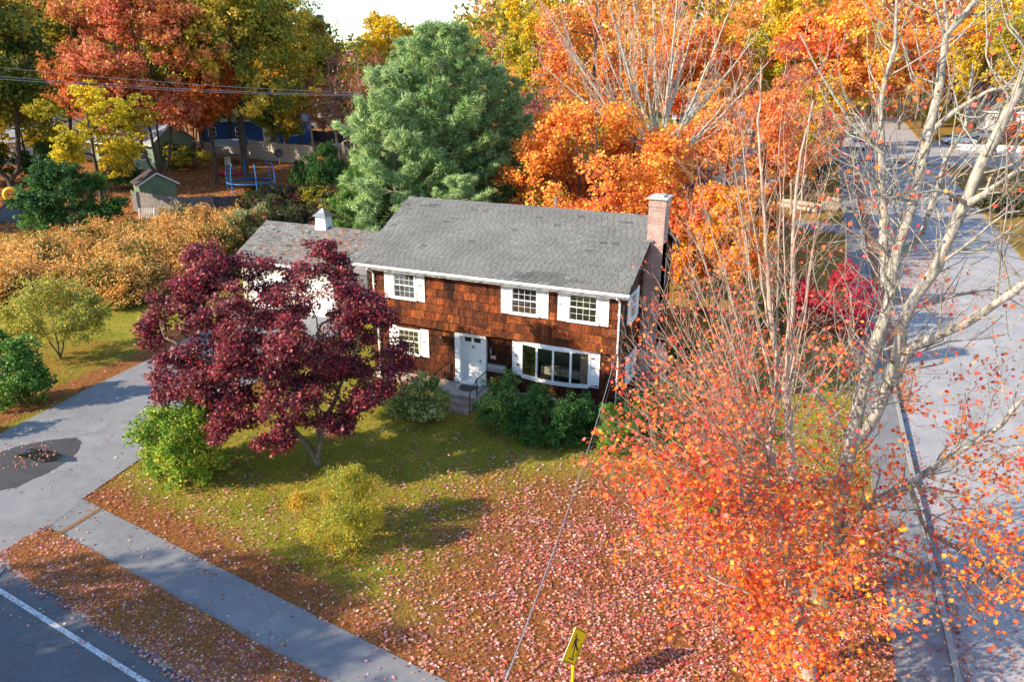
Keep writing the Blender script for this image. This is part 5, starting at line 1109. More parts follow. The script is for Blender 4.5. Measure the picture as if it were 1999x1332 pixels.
# ---------------------------------------------------------------- houses, fences and garden things behind
def cottage(name, label, pos, rz, w_, d, h, rise, wall, roof, wins=3, cat='house', storeys=1, door=True):
    root = empty(name, pos, rz, label, cat); mb = MB(); mb.box(-w_/2, w_/2, -d/2, d/2, -.5, h)
    mb.add([(x, y, z) for x in (-w_/2+.002, w_/2-.002) for y, z in ((-d/2, h), (d/2, h), (0, h+rise*.96))], [(0,1,2), (3,4,5), (0,1,4,3), (1,2,5,4), (2,0,3,5)])
    for z in np.arange(.2, h, .28): mb.box(-w_/2-.012, w_/2+.012, -d/2-.012, d/2+.012, z, z+.02)
    mb.build('wall', wall, root); mb = MB(); o = .4; e = h-o*rise/(d/2)+.06
    for s in (-1, 1): mb.slab([(-w_/2-.3, s*(d/2+o), e), (w_/2+.3, s*(d/2+o), e), (w_/2+.3, 0, h+rise+(.0 if s < 0 else -.003)), (-w_/2-.3, 0, h+rise+(.0 if s < 0 else -.003))], .14)
    mb.build('roof', roof, root)
    mb = MB(); 
    for s in (-1, 1): mb.box(-w_/2-.3, w_/2+.3, s*(d/2+o)-.05, s*(d/2+o)+.05, e-.2, e-.02)
    mb.build('eave_trim', M['white'], root)
    for st in range(storeys):
        for i in range(wins):
            x = -w_/2+w_*(i+.5)/wins; z = 1.0+st*2.7
            if door and st == 0 and i == wins//2:
                mb = MB(); mb.box(x-.5, x+.5, -d/2-.05, -d/2, .1, 2.2); dd = mb.build('door', M['white'], root); mb = MB(); mb.bar((x+.36, -d/2-.06, 1.1), (x+.36, -d/2-.11, 1.1), .05); mb.build('handle', M['metal'], dd); continue
            mb = MB(); mb.box(x-.55, x+.55, -d/2-.06, -d/2, z, z+.08).box(x-.55, x+.55, -d/2-.06, -d/2, z+1.22, z+1.3).box(x-.55, x-.47, -d/2-.06, -d/2, z+.08, z+1.22).box(x+.47, x+.55, -d/2-.06, -d/2, z+.08, z+1.22).box(x-.47, x+.47, -d/2-.04, -d/2-.01, z+.63, z+.68)
            f = mb.build('window', M['white'], root); mb = MB(); mb.box(x-.47, x+.47, -d/2-.02, -d/2-.005, z+.08, z+1.22); mb.build('pane', M['dark_pane'], f)
    for s in (-1, 1):
        mb = MB(); mb.box(s*w_/2-.03, s*w_/2+.05*s+.03, -.5, .5, 1.0, 2.2); f = mb.build('window', M['white'], root); mb = MB(); mb.box(s*w_/2-.01, s*w_/2+.06*s+.03, -.42, .42, 1.08, 2.12); mb.build('pane', M['dark_pane'], f)
    return root
m_, t_, b_ = new_mat('dark_pane'); b_.inputs['Base Color'].default_value = (.04, .05, .06, 1); b_.inputs['Roughness'].default_value = .08; M['dark_pane'] = m_
bl = flat('blue_siding', (.02, .10, .36), .6); gn = flat('green_siding', (.20, .28, .20), .7); gy = flat('grey_siding', (.36, .38, .42), .6); bg_ = flat('beige_siding', (.55, .47, .38), .7)
rg = flat('pale_roof', (.32, .33, .36), .9, var=.2, vs=4); rp = shingle_mat('purple_grey_shingles', (.20,.17,.19), (.14,.12,.14), (.07,.06,.07), 1.1, .4, .22); rd = flat('dark_roof', (.10, .09, .09), .9, var=.2)
th = R(22.67)
cottage('blue_house', 'bright blue house with a pale roof seen through the huge maple', gY(505, 118), th+.15, 15, 8, 3.4, 2.2, bl, rg, 4)
cottage('garden_house', 'sage green house with a grey roof behind the rust red maple trunks', gY(285, 96), th-.3, 9, 7, 3.0, 2.0, gn, rg, 3)
cottage('garden_house', 'long low house with a dark roof at the far left behind the yellow maple', gY(150, 104), th-.2, 15, 8, 2.8, 2.2, bg_, rd, 5)
cottage('garden_house', 'pale house behind the dark green tree at the left edge', gY(40, 98), th+.3, 9, 7, 2.9, 1.8, gy, rg, 3)
cottage('neighbour_house', 'neighbour house with purple grey shingles just behind the orange maple', gY(1255, 62), 0.0, 9.5, 8.5, 2.9, 2.6, bg_, rp, 3)
cottage('neighbour_house', 'grey blue house with one lit side window right of the bare tree', gY(1430, 84), 0.0, 10, 8, 3.4, 2.2, gy, rg, 3)
cottage('neighbour_house', 'beige house with a pale roof farther up the side street', gY(1400, 116), .2, 13, 8, 4.2, 2.4, bg_, rg, 4)
cottage('neighbour_house', 'dark roofed house hidden behind the leaning orange maple', gY(1545, 104), .1, 10, 8, 3.0, 2.2, gy, rd, 3)
cottage('neighbour_house', 'grey blue house behind the white cars at the far right', gY(1985, 138), -.5, 14, 8, 3.2, 2.2, gy, rg, 4)
cottage('far_house', 'white house beyond the far road left of the pines', gY(600, 150), th, 12, 7, 3.4, 2.4, M['white'], rg, 4)
# far road behind the blue house, and a lawn strip
A = [gY(400+20*k, 134) for k in range(16)]; B = [gY(400+20*k, 142) for k in range(16)]; sheet('far_road', (A, B), M['walk'], .05, 1)

def board_fence(label, pts, h, mat, group=None, board=.14, pickets=False, name='board_fence'):
    """solid fence that follows pts; boards are one mesh, every post its own part"""
    root = empty(name, gp(pts[0]), 0, label, 'fence', group); o = root.location; mb = MB(); mr = MB()
    P = [Vector((p[0], p[1], hz(p[0], p[1])))-o for p in pts]
    for a, b in zip(P[:-1], P[1:]):
        L = (b-a).length; d = (b-a)/L; n = max(1, int(L/board))
        for i in range(n):
            q = a+d*(i+.5)*L/n; hh = h+rng.normal()*.025; tl = rng.normal()*.015
            mb.bar(q+Vector((0, 0, .03)), q+Vector((d.x*tl, d.y*tl, hh)), L/n*.93, .02, up=(-d.y, d.x, 0))
        for z in (.35, h-.3): mr.bar(a+Vector((-d.y*.04, d.x*.04, z)), b+Vector((-d.y*.04, d.x*.04, z)), .04, .08)
        k = max(1, round(L/2.4))
        for i in range(k):
            q = a+(b-a)*i/k+Vector((-d.y*.10, d.x*.10, 0)); mp = MB(); mp.bar(q+Vector((0, 0, -.2)), q+Vector((0, 0, h+.05)), .1); mp.build('post', mat, root)
    mb.build('board_panel', mat, root); mr.build('rail', mat, root); return root
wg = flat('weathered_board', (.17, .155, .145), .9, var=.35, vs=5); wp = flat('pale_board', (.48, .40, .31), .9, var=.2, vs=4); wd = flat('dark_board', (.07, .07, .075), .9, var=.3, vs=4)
board_fence('weathered grey board fence leaning along the bank below the green shed', [gY(262, 69.5), gY(300, 68), gY(360, 66.5), gY(420, 67.5)], 1.9, wg)
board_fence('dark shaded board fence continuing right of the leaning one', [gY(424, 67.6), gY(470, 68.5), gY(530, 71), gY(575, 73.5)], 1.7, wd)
board_fence('pale sunlit board fence across the back of the trampoline garden', [gY(487, 101), gY(545, 98), gY(615, 96)], 2.3, wp)
board_fence('cream rail fence with open gaps left of the pale board fence', [gY(400, 104), gY(487, 101.2)], 1.6, wp, board=.5)
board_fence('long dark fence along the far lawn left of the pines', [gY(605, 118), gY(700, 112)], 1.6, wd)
# shed
sh = empty('garden_shed', gY(308, 73), th+.62, 'small green shed with a dark leaf strewn roof behind the grey fence', 'shed'); mb = MB(); mb.box(-1.6, 1.6, -1.4, 1.4, 0, 2.1)
mb.add([(x, y, z) for y in (-1.398, 1.398) for x, z in ((-1.6, 2.1), (1.6, 2.1), (0, 3.0))], [(0,1,2), (3,4,5), (0,1,4,3), (1,2,5,4), (2,0,3,5)])
for x in np.arange(-1.5, 1.6, .3): mb.box(x-.015, x+.015, -1.415, 1.415, .05, 2.1)
for y in np.arange(-1.3, 1.4, .3): mb.box(-1.615, 1.615, y-.015, y+.015, .05, 2.1)
mb.build('wall', flat('shed_green', (.17, .24, .14), .8), sh); mb = MB()
for s in (-1, 1): mb.slab([(s*1.85, -1.65, 1.98), (s*1.85, 1.65, 1.98), (0, 1.65, 3.08+.002*s), (0, -1.65, 3.08+.002*s)], .07)
mb.build('roof', flat('shed_roof', (.055, .045, .05), .9, var=.4, vs=6), sh); mb = MB()
for s in (-1, 1): mb.bar((s*1.87, -1.67, 1.93), (0, -1.67, 3.03), .03, .12)
mb.build('bargeboard', M['white'], sh); mb = MB(); mb.box(-.55, .55, -1.45, -1.41, .05, 1.9); d = mb.build('door', flat('shed_door', (.14, .20, .12), .8), sh)
mb = MB(); mb.bar((.4, -1.46, .95), (.4, -1.5, .95), .06); mb.build('handle', M['black'], d)
# lattice panel leaning on the fence
lt = empty('lattice_panel', gY(287, 66.5), th, 'small white lattice panel leaning against the grey fence', 'lattice'); mb = MB()
for k in range(9): mb.bar((-.6+k*.15, 0, 0), (-.6+k*.15, .25, .9), .03, .012)
for k in range(6): mb.bar((-.65, .03+k*.045, .06+k*.165), (.65, .03+k*.045, .06+k*.165), .03, .012)
mb.build('slats', M['white'], lt); mb = MB(); mb.bar((-.66, 0, 0), (-.66, .26, .95), .05, .03); mb.bar((.66, 0, 0), (.66, .26, .95), .05, .03); mb.build('frame', M['white'], lt)
# trampoline
tp = empty('trampoline', gY(492, 80), 0, 'trampoline with blue padded poles and a dark safety net', 'trampoline'); pb = flat('blue_foam', (.02, .18, .50), .6); mb = MB(); rr_ = 2.35
ring = [(rr_*math.cos(a), rr_*math.sin(a), .85) for a in np.linspace(0, 2*math.pi, 33)[:-1]]; mb.tube(ring, .06, 6, closed=True); mb.build('frame', pb, tp)
mb = MB(); mb.lathe([(rr_*.86, .845), (rr_*.86, .855)], n=32); mb.build('mat', M['black'], tp)
for k in range(6):
    a = k*math.pi/3+.4; x, y = math.cos(a), math.sin(a); mb = MB(); mb.tube([(x*2.45, y*2.45, .0), (x*2.5, y*2.5, .85), (x*2.5, y*2.5, 1.8), (x*2.38, y*2.38, 2.5), (x*2.2, y*2.2, 2.85)], .06, 6); mb.build('pole', pb, tp)
for k in range(3):
    a = k*2.1+.2; mb = MB(); mb.tube([(math.cos(a)*2.2, math.sin(a)*2.2, .85), (math.cos(a)*2.2, math.sin(a)*2.2, .05), (math.cos(a+.5)*2.2, math.sin(a+.5)*2.2, .05), (math.cos(a+.5)*2.2, math.sin(a+.5)*2.2, .85)], .03, 5); mb.build('leg', M['metal'], tp)
mb = MB()
for k in range(48): a = k*math.pi/24; mb.tube([(2.2*math.cos(a), 2.2*math.sin(a), .88), (2.15*math.cos(a), 2.15*math.sin(a), 2.7)], .008, 3, cap=False)
for z in np.arange(1.0, 2.75, .2): mb.tube([(2.18*math.cos(a), 2.18*math.sin(a), z) for a in np.linspace(0, 2*math.pi, 25)[:-1]], .008, 3, closed=True)
mb.build('net', M['black'], tp)
# kayak
ky = empty('kayak', gY(452, 88), th+.35, 'red kayak lying on the leaves in front of the huge maple', 'kayak'); mb = MB(); sec = []; nn = 15
for i in range(nn):
    t = i/(nn-1); x = -2.0+4.0*t; w2 = .42*math.sin(math.pi*t)**.6+.01; hh = .30*math.sin(math.pi*t)**.35+.02; zz = .12*abs(2*t-1)**2
    for k in range(10): a = 2*math.pi*k/10; sec.append((x, w2*math.cos(a), zz+.3+hh*math.sin(a)))
mb.add(sec, [(i*10+k, i*10+(k+1) % 10, (i+1)*10+(k+1) % 10, (i+1)*10+k) for i in range(nn-1) for k in range(10)]+[tuple(range(10))[::-1], tuple(range((nn-1)*10, nn*10))]); mb.build('hull', flat('red_plastic', (.40, .02, .04), .35), ky, smooth=True)
mb = MB(); mb.tube([(.45*math.cos(a), .24*math.sin(a), .62) for a in np.linspace(0, 6.28, 17)[:-1]], .03, 5, closed=True); mb.build('cockpit_rim', M['black'], ky)
# satellite dish on its post
ds = empty('satellite_dish', gY(547, 95), th, 'dark satellite dish on a short post before the pale fence', 'dish'); mb = MB(); mb.tube([(0,0,0), (0,0,1.3)], .04, 8); mb.build('post', M['metal'], ds)
mb = MB(); mb.lathe([(.0, 0), (.3, .03), (.52, .10), (.54, .10), (.3, .0), (.02, -.03)], n=20); o = mb.build('dish', flat('dish_grey', (.06,.06,.07), .6), ds, smooth=True); o.rotation_euler = (R(62), 0, R(15)); o.location = (0, -.08, 1.5); mb = MB(); mb.bar((0, -.1, 1.35), (.05, -.55, 1.75), .03); mb.build('feed_arm', M['metal'], ds)
# timber play shelter
ps = empty('play_shelter', gY(447, 97), th+.3, 'weathered timber play frame with a sloping top behind the big trunks', 'play frame'); tw = flat('old_timber', (.28, .21, .15), .9)
for x in (-1.5, 1.5):
    for y in (-1.1, 1.1): mb = MB(); mb.bar((x, y, 0), (x, y, 2.2), .12); mb.build('post', tw, ps)
mb = MB(); mb.slab([(-1.8, -1.4, 2.2), (1.8, -1.4, 2.2), (1.8, 0, 2.9), (-1.8, 0, 2.9)], .06); mb.slab([(-1.8, 0, 2.897), (1.8, 0, 2.897), (1.8, 1.4, 2.2), (-1.8, 1.4, 2.2)], .06); mb.build('roof', flat('shelter_roof', (.20, .20, .21), .8), ps)
mb = MB(); mb.box(-1.5, 1.5, -1.1, 1.1, .85, .95); mb.build('deck', tw, ps); mb = MB(); mb.bar((0, -1.2, .9), (0, -3.0, .1), .7, .05); mb.build('slide', flat('cream_slide', (.6,.5,.3), .5), ps)
# garden: hoop tunnel, arbour, chair, bin
hp = empty('hoop_tunnel', gY(655, 104), th, 'low wire hoop tunnel over dry stalks in the far vegetable garden', 'garden tunnel'); mb = MB()
for y in np.arange(-1.6, 1.7, .4): mb.tube([(1.6*math.cos(a), y, 1.4*math.sin(a)) for a in np.linspace(0, math.pi, 11)], .025, 4)
for a in (.6, 1.57, 2.5): mb.bar((1.6*math.cos(a), -1.6, 1.4*math.sin(a)), (1.6*math.cos(a), 1.6, 1.4*math.sin(a)), .03)
mb.build('hoops', M['white_worn'], hp); mb = MB()
for k in range(26): x, y = rng.uniform(-1.8, 2.0), rng.uniform(-1.9, -1.7); mb.bar((x, y, 0), (x+rng.normal()*.06, y, .9+.4*rng.random()), .04)
mb.build('stake_row', tw, hp)
ar = empty('garden_arbour', gY(683, 98), th, 'pale timber garden arbour beside the pines', 'arbour')
for x in (-.7, .7):
    for y in (-.4, .4): mb = MB(); mb.bar((x, y, 0), (x, y, 2.3), .08); mb.build('post', wp, ar)
mb = MB(); mb.tube([(.8*math.cos(a), -.4, 2.2+.5*math.sin(a)) for a in np.linspace(0, math.pi, 8)], .05, 4); mb.tube([(.8*math.cos(a), .4, 2.2+.5*math.sin(a)) for a in np.linspace(0, math.pi, 8)], .05, 4); mb.build('arch', wp, ar)
# swing frame, dome tent, float ring, cooler on the left
sf = empty('swing_frame', gY(165, 56.5), th-.2, 'small metal swing frame with a blue seat beside the dark green tree', 'swing'); mb = MB()
for x in (-1, 1): mb.tube([(x*1.15, -.5, 0), (x, 0, 1.6), (x*1.15, .5, 0)], .03, 5)
mb.tube([(-1, 0, 1.6), (1, 0, 1.6)], .03, 5); mb.build('frame', flat('grey_green_tube', (.25,.32,.28), .5), sf); mb = MB(); mb.box(-.5, .5, -.2, .2, .5, .56); mb.build('seat', flat('cyan_seat', (.02,.30,.38), .5), sf)
mb = MB(); mb.bar((-.45, 0, .55), (-.6, 0, 1.6), .015); mb.bar((.45, 0, .55), (.6, 0, 1.6), .015); mb.build('chain', M['metal'], sf); mb = MB(); mb.slab([(-.9, -.35, 1.60), (.9, -.35, 1.60), (.9, .35, 1.68), (-.9, .35, 1.68)], .03); mb.build('canopy', flat('blue_canopy', (.03,.10,.22), .8), sf)
tn = empty('dome_tent', gY(44, 66.5), .4, 'low slate blue dome tent with a red edge on fallen leaves', 'tent'); mb = MB(); pr_ = [(2.0*math.cos(a), 1.7*math.sin(a)) for a in np.linspace(0, math.pi/2, 8)]; mb.lathe([(r_, z_) for r_, z_ in pr_[:-1]]+[(.05, 1.7)], n=6)
mb.build('shell', flat('slate_cloth', (.06,.075,.085), .8, var=.2), tn); mb = MB()
for k in range(6): a = k*math.pi/3; mb.tube([(r_*math.cos(a)*1.01, r_*math.sin(a)*1.01, z_*1.01) for r_, z_ in pr_], .04, 5)
mb.build('red_seam', flat('red_seam', (.35,.03,.04), .7), tn)
fr = empty('float_ring', gY(27, 73), .7, 'yellow swimming ring propped upright behind the tent', 'swim ring'); mb = MB(); mb.tube([(.55*math.cos(a), 0, .75+.55*math.sin(a)) for a in np.linspace(0, 2*math.pi, 25)[:-1]], .22, 10, closed=True); mb.build('ring', flat('yellow_vinyl', (.75,.42,.03), .4), fr, smooth=True); mb = MB(); mb.box(-.3, .3, .1, .4, 0, .3); mb.build('block', M['white_worn'], fr)
cl = empty('cool_box', gY(24, 70.5), .2, 'white and blue cool box on the ground below the yellow ring', 'cool box'); mb = MB(); mb.box(-.45, .45, -.3, .3, 0, .5); mb.build('body', M['white'], cl, bevel=.03); mb = MB(); mb.box(-.47, .47, -.32, .32, .505, .62); mb.build('lid', flat('blue_lid', (.05,.15,.35), .5), cl, bevel=.03)

# firewood by the sidewalk
lg = flat('cut_log', (.42, .34, .26), .9, var=.3, vs=8)
base = at(1590, 412)
for k, (dx, dy, dz, ln, r_, a, lb) in enumerate([(-1.6,0,.22,4.2,.22,-.55,'lowest front log of the long logs beside the sidewalk'),(-1.2,.5,.22,4.0,.2,-.5,'second long log of the pile by the sidewalk'),(-.9,1.0,.2,3.8,.18,-.52,'back log of the long logs by the sidewalk'),(-1.4,.25,.58,3.9,.17,-.58,'upper long log resting on the front two'),(-1.0,.75,.55,3.6,.16,-.48,'upper long log resting on the back two')]):
    mb = MB(); d = Vector((math.cos(a), math.sin(a), 0)); mb.tube([Vector((0,0,0))-d*ln/2, Vector((rng.normal()*.04, rng.normal()*.04, .02)), d*ln/2], [r_*1.1, r_, r_*.9], 10)
    o = mb.build('log', lg); o.location = Vector((base.x+dx, base.y+dy, base.z+dz)); tag(o, lb, 'log', 'long logs beside the sidewalk')
k = 0
for row in range(3):
    for c in range(5-row):
        mb = MB(); r_ = .2+.04*rng.random(); mb.tube([(0, -.3, 0), (0, .3, 0)], r_, 9); o = mb.build('log', lg); o.location = Vector((base.x+.7+c*.42+row*.21, base.y+1.3+rng.normal()*.05, base.z+.22+row*.36)); o.rotation_euler[2] = .4
        tag(o, 'short split log round, one of the rounds heaped at the end of the long logs', 'log', 'heaped log rounds'); k += 1

# parked cars
def car(label, pos, rz, paint, suv=True, glassm=None, name='parked_car'):
    root = empty(name, pos, rz, label, 'car', None); L, W2, H = (4.6, .92, 1.68) if suv else (4.6, .9, 1.42)
    prof = [(-2.30,.45),(-2.30,.95),(-2.18,1.05),(-1.95,H-.12),(-1.75,H),(.35,H),(.95,1.02),(2.05,.90),(2.28,.72),(2.30,.42)] if suv else [(-2.30,.42),(-2.30,.88),(-1.75,.98),(-1.05,H),(.25,H),(.98,.98),(2.05,.84),(2.28,.66),(2.30,.40)]
    n = len(prof); mb = MB(); V_ = []
    for s, ins in ((-1, 0), (1, 0)):
        for x, z in prof: V_.append((x, s*(W2-(.16 if z > 1.2 else .0)), z))
    mb.add(V_, [tuple(range(n)), tuple(range(n, 2*n))]+[(i, (i+1) % n, n+(i+1) % n, n+i) for i in range(n)]); mb.build('body', paint, root, bevel=.04)
    gl = M['dark_pane']; h0 = 1.05
    mb = MB()
    for s in (-1, 1): y = s*(W2-.055); mb.add([(x, s*(W2-.045-(z-1.05)*.28+.03), z) for x, z in ((-1.9, 1.10), (.75, 1.10), (.30, H-.12), (-1.7, H-.12))], [(0,1,2,3)])
    mb.build('side_window', gl, root)
    mb = MB(); q = prof[2:4] if suv else prof[2:4]; (xa, za), (xb, zb) = q; mb.add([(xa-.02+(xb-xa)*t, s*(W2-.17), za+(zb-za)*t+.02) for t, s in ((.12,-1),(.12,1),(.9,.95),(.9,-.95))], [(0,1,2,3)]); mb.build('rear_window', gl, root)
    mb = MB(); xa, za = (.95, 1.02) if suv else (.98, .98); xb, zb = (.35, H) if suv else (.25, H); mb.add([(xa+.02+(xb-xa)*t, s*(W2-.17), za+(zb-za)*t+.02) for t, s in ((.1,-1),(.1,1),(.9,.95),(.9,-.95))], [(0,1,2,3)]); mb.build('windscreen', gl, root)
    for x in (-1.42, 1.42):
        for s in (-1, 1):
            mb = MB(); mb.tube([(x, s*(W2-.2), .34), (x, s*(W2+.01), .34)], .34, 18); wl = mb.build('wheel', M['black'], root); mb = MB(); mb.tube([(x, s*(W2+.005), .34), (x, s*(W2+.02), .34)], .2, 12); mb.build('rim', M['metal'], wl)
    for s in (-1, 1):
        mb = MB(); mb.box(-2.33, -2.27, min(s*.62, s*.88), max(s*.62, s*.88), .86, 1.06); mb.build('tail_light', flat('red_lamp', (.45,.02,.02), .3), root)
        mb = MB(); mb.box(2.24, 2.31, min(s*.55, s*.85), max(s*.55, s*.85), .62, .76); mb.build('headlight', M['white'], root)
    mb = MB(); mb.box(-2.36, -2.28, -.88, .88, .35, .52); mb.build('bumper', M['black'], root); mb = MB(); mb.box(-2.34, -2.315, -.26, .26, .62, .74); mb.build('number_plate', M['white'], root)
    return root
silver = flat('silver_paint', (.55, .57, .60), .25, .4, var=.02); teal = flat('teal_paint', (.05, .22, .26), .25, .3, var=.02); wh = flat('white_car_paint', (.8, .8, .8), .25, var=.02)
pc = at(1676, 291); car('silver estate car parked by the kerb far up the side street', gp((kx(pc.y)+1.2, pc.y, 0)), R(92), silver)
pc = at(1668, 268); car('teal car parked directly in front of the silver one', gp((kx(pc.y)+1.3, pc.y+2, 0)), R(92), teal)
pc = gY(1872, 118); car('white car with its side to the camera across the street, left of the two', pc, R(8), wh, False)
pc = gY(1925, 124); car('white car parked behind the first white one across the street', pc, R(8), wh, False)
pf = empty('picket_fence', gY(1865, 112), 0, 'low white picket fence in front of the white cars', 'fence')
mb = MB()
for k in range(60): mb.box(k*.2, k*.2+.1, 0, .03, .0, .95)
mb.build('pickets', M['white'], pf); mb = MB(); mb.box(0, 12, .03, .06, .25, .33); mb.box(0, 12, .03, .06, .7, .78); mb.build('rail', M['white'], pf)
# ---------------------------------------------------------------- poles and wires
up = empty('utility_pole', gY(611, 112), 0, 'grey utility pole with a transformer near the sky gap', 'utility pole'); ztop = atY(600, 118, 112).z-up.location.z
mb = MB(); mb.tube([(0,0,0), (-.6,0,ztop)], [.17, .12], 8); mb.build('pole', flat('pole_wood', (.38,.35,.33), .9), up); mb = MB(); mb.bar((-1.8, 0, ztop-.6), (.6, 0, ztop-.6), .12); mb.build('crossarm', wg, up)
mb = MB(); mb.lathe([(.25, 0), (.3, .1), (.3, .9), (.2, 1.0)], (.0, -.45, ztop-2.6), 12); mb.build('transformer', M['metal'], up)
def wire(name, label, a, b, sag, r_, group=None, mat=None, n=24):
    a, b = Vector(a), Vector(b); mb = MB(); P = []
    for i in range(n+1): t = i/n; p = a.lerp(b, t); p.z -= sag*4*t*(1-t); P.append(p-a)
    mb.tube(P, r_, 4); o = mb.build(name, mat or M['line_wire']); o.location = a; return tag(o, label, 'cable', group)
for (y0, y1, lb) in ((128, 176, 'uppermost of the thin overhead wires crossing the left trees'), (146, 179.5, 'middle overhead wire crossing the left trees'), (151, 182, 'lowest overhead wire crossing the left trees, just under the middle one')):
    wire('overhead_wire', lb, atY(-30, y0, 58), atY(705, y1+5, 70), .25, .012, 'overhead wires at the left')
h0 = Vector((4.0, .0, 3.35))
wire('service_cable', 'grey service cable running from the bottom edge up to the right corner of the house', h0, atY(930, 1480, 6.2), .55, .009, None, M['line_wire'], 40)
wire('phone_cable', 'thin dark cable hanging close beside the grey service cable', h0+Vector((0, 0, -.5)), atY(918, 1480, 6.2), .75, .006, None, M['cable'], 40)
# crossing sign: square set on its corner, edge nearly towards the camera
sg = empty('crossing_sign', at(1121, 1340), R(-13), 'yellow diamond pedestrian crossing sign on a yellow post at the bottom edge', 'sign'); gpos = sg.location.copy()
c = atY(1122, 1264, Vector((gpos.x, gpos.y, 0)).x*0+depth(gpos.x, gpos.y)); zc_ = c.z; ye = flat('sign_yellow', (.80, .68, .0), .45, var=.04); s_ = .76/math.sqrt(2)*1.0
mb = MB(); mb.box(-.075, -.03, -.03, .03, -.1, zc_+.5); mb.build('post', ye, sg)
def P2(u, v): return (u-v)*.70711, (u+v)*.70711+zc_   # u to the right-up edge, v to the left-up edge
def dia(mb, pts, x0, x1):
    n = len(pts); mb.add([(x0, *P2(*p)) for p in pts]+[(x1, *P2(*p)) for p in pts], [tuple(range(n)), tuple(range(n, 2*n))]+[(i, (i+1) % n, n+(i+1) % n, n+i) for i in range(n)]); return mb
hs = .40; mb = MB(); dia(mb, [(-hs,-hs),(hs,-hs),(hs,hs),(-hs,hs)], -.025, -.02); mb.build('back_plate', M['metal'], sg); mb = MB(); dia(mb, [(-hs,-hs),(hs,-hs),(hs,hs),(-hs,hs)], -.0195, -.014); mb.build('panel', ye, sg)
mb = MB(); a, b = .385, .365
for q in ([(-a,-a),(a,-a),(b,-b),(-b,-b)], [(a,-a),(a,a),(b,b),(b,-b)], [(a,a),(-a,a),(-b,b),(b,b)], [(-a,a),(-a,-a),(-b,-b),(-b,b)]): dia(mb, q, -.0138, -.0122)
def YZ(pts): # plain y,z points about the sign centre
    n = len(pts); mb.add([(-.0138, y, z+zc_) for y, z in pts]+[(-.0122, y, z+zc_) for y, z in pts], [tuple(range(n)), tuple(range(n, 2*n))]+[(i, (i+1) % n, n+(i+1) % n, n+i) for i in range(n)])
YZ([(.02+.045*math.cos(t), .285+.045*math.sin(t)) for t in np.linspace(0, 6.28, 13)[:-1]])
for q in ([(-.05,.225),(.07,.225),(.06,.0),(-.05,.0)], [(-.05,.22),(-.02,.19),(-.14,.04),(-.17,.07)], [(.05,.22),(.08,.20),(.16,.06),(.13,.04)], [(-.05,.01),(.01,.01),(-.09,-.24),(-.15,-.24)], [(.0,.01),(.06,.01),(.15,-.20),(.09,-.22)], [(-.30,-.12),(-.28,-.10),(-.05,-.34),(-.07,-.36)], [(.28,-.10),(.30,-.12),(.07,-.36),(.05,-.34)], [(-.18,-.28),(-.17,-.26),(.18,-.26),(.18,-.28)]): YZ(q)
mb.build('pictogram', M['black'], sg)

# ---------------------------------------------------------------- grass and fallen leaves
def on_paving(x, y):
    dx_l = np.interp(y, [p[1] for p in dl], [p[0] for p in dl]); dx_r = np.interp(y, [-16.2,-15.6,-12.75,-10.2,-8.2,-5,0,6.6], [-14.2,-12.6,-10.75,-11.15,-11.5,-11.9,-12.4,-12.7])
    drive = (x > dx_l) & (x < dx_r) & (y < 6.6) & (y > -17.5)
    walk = (y < walk_y(x)) & (y > walk_y(x)-1.55) & (x > -11.2); sw = (x > kx(y)-1.45) & (x < kx(y)+10.8)
    road = (y < walk_y(x)-3.6); hs_ = (x > WX0-.1) & (x < WX1+.1) & (y > -.05) & (y < 9) | ((x < -7) & (x > -21) & (y > 4.5) & (y < 13)) | ((x > -3.7) & (x < -1.6) & (y > -1.8) & (y < .3))
    return drive, walk, sw, road, hs_
def grass():
    n = 620000; x = rng.uniform(-30, 13.6, n); y = rng.uniform(-17, 7, n); Y = depth(x, y); keep = (rng.random(n) < np.clip(24/np.maximum(Y, 12), .15, 1)**1.5); x, y = x[keep], y[keep]
    d_, w1, s_, r_, h_ = on_paving(x, y); vg2 = (x > -10.4) & (y < walk_y(x)-1.5+.05*np.sin(x*9)) & (y > verge_lowv(x)); k = ((~(d_ | w1 | s_ | h_) & (y > walk_y(x)-.05)) | vg2 | (w1 & (rng.random(len(x)) < .5*np.exp(-(walk_y(x)-y)/.05)))); x, y = x[k], y[k]; n = len(x); br = brown_at(x, y); br = np.where(y < walk_y(x)-1.5, 1.0, br)
    pn = .5+.5*np.sin(x*.9+2*np.sin(y*.7))*np.cos(y*1.1+np.sin(x*.5)); isb = (rng.random(n) < np.clip(br*1.1-.15+.35*(pn-.4), 0, 1)*.9)
    g = pick([('98a022', 4), ('b4ac2c', 3.5), ('76881a', 2.5), ('d0b840', 2.5), ('c49c40', 1.5)], n, .2); b = pick([('a8602e', 4), ('c47840', 3), ('844420', 3), ('d89c5c', 1)], n, .2)
    C = np.stack([x, y, .02+.015*rng.random(n)+np.where(y < walk_y(x)-1.4, .035, 0)], -1); ax = np.stack([rng.normal(size=n)*.5, rng.normal(size=n)*.5, np.where(isb, .35, .9)], -1); ax /= np.linalg.norm(ax, axis=1, keepdims=True)
    tag(leaf_object('grass', C, .085*(.6+.8*rng.random(n)), np.where(isb[:, None], b, g), 'blade', M['leaf'], None, None, .0, ax), 'short lawn grass, green near the house and brown with needles at its edges', 'grass', kind='stuff')
def verge_lowv(x): return walk_y(x)-3.30+.09*np.sin(x*3.1)+.07*np.sin(x*7.7+1)+.05*np.sin(x*17)
grass()
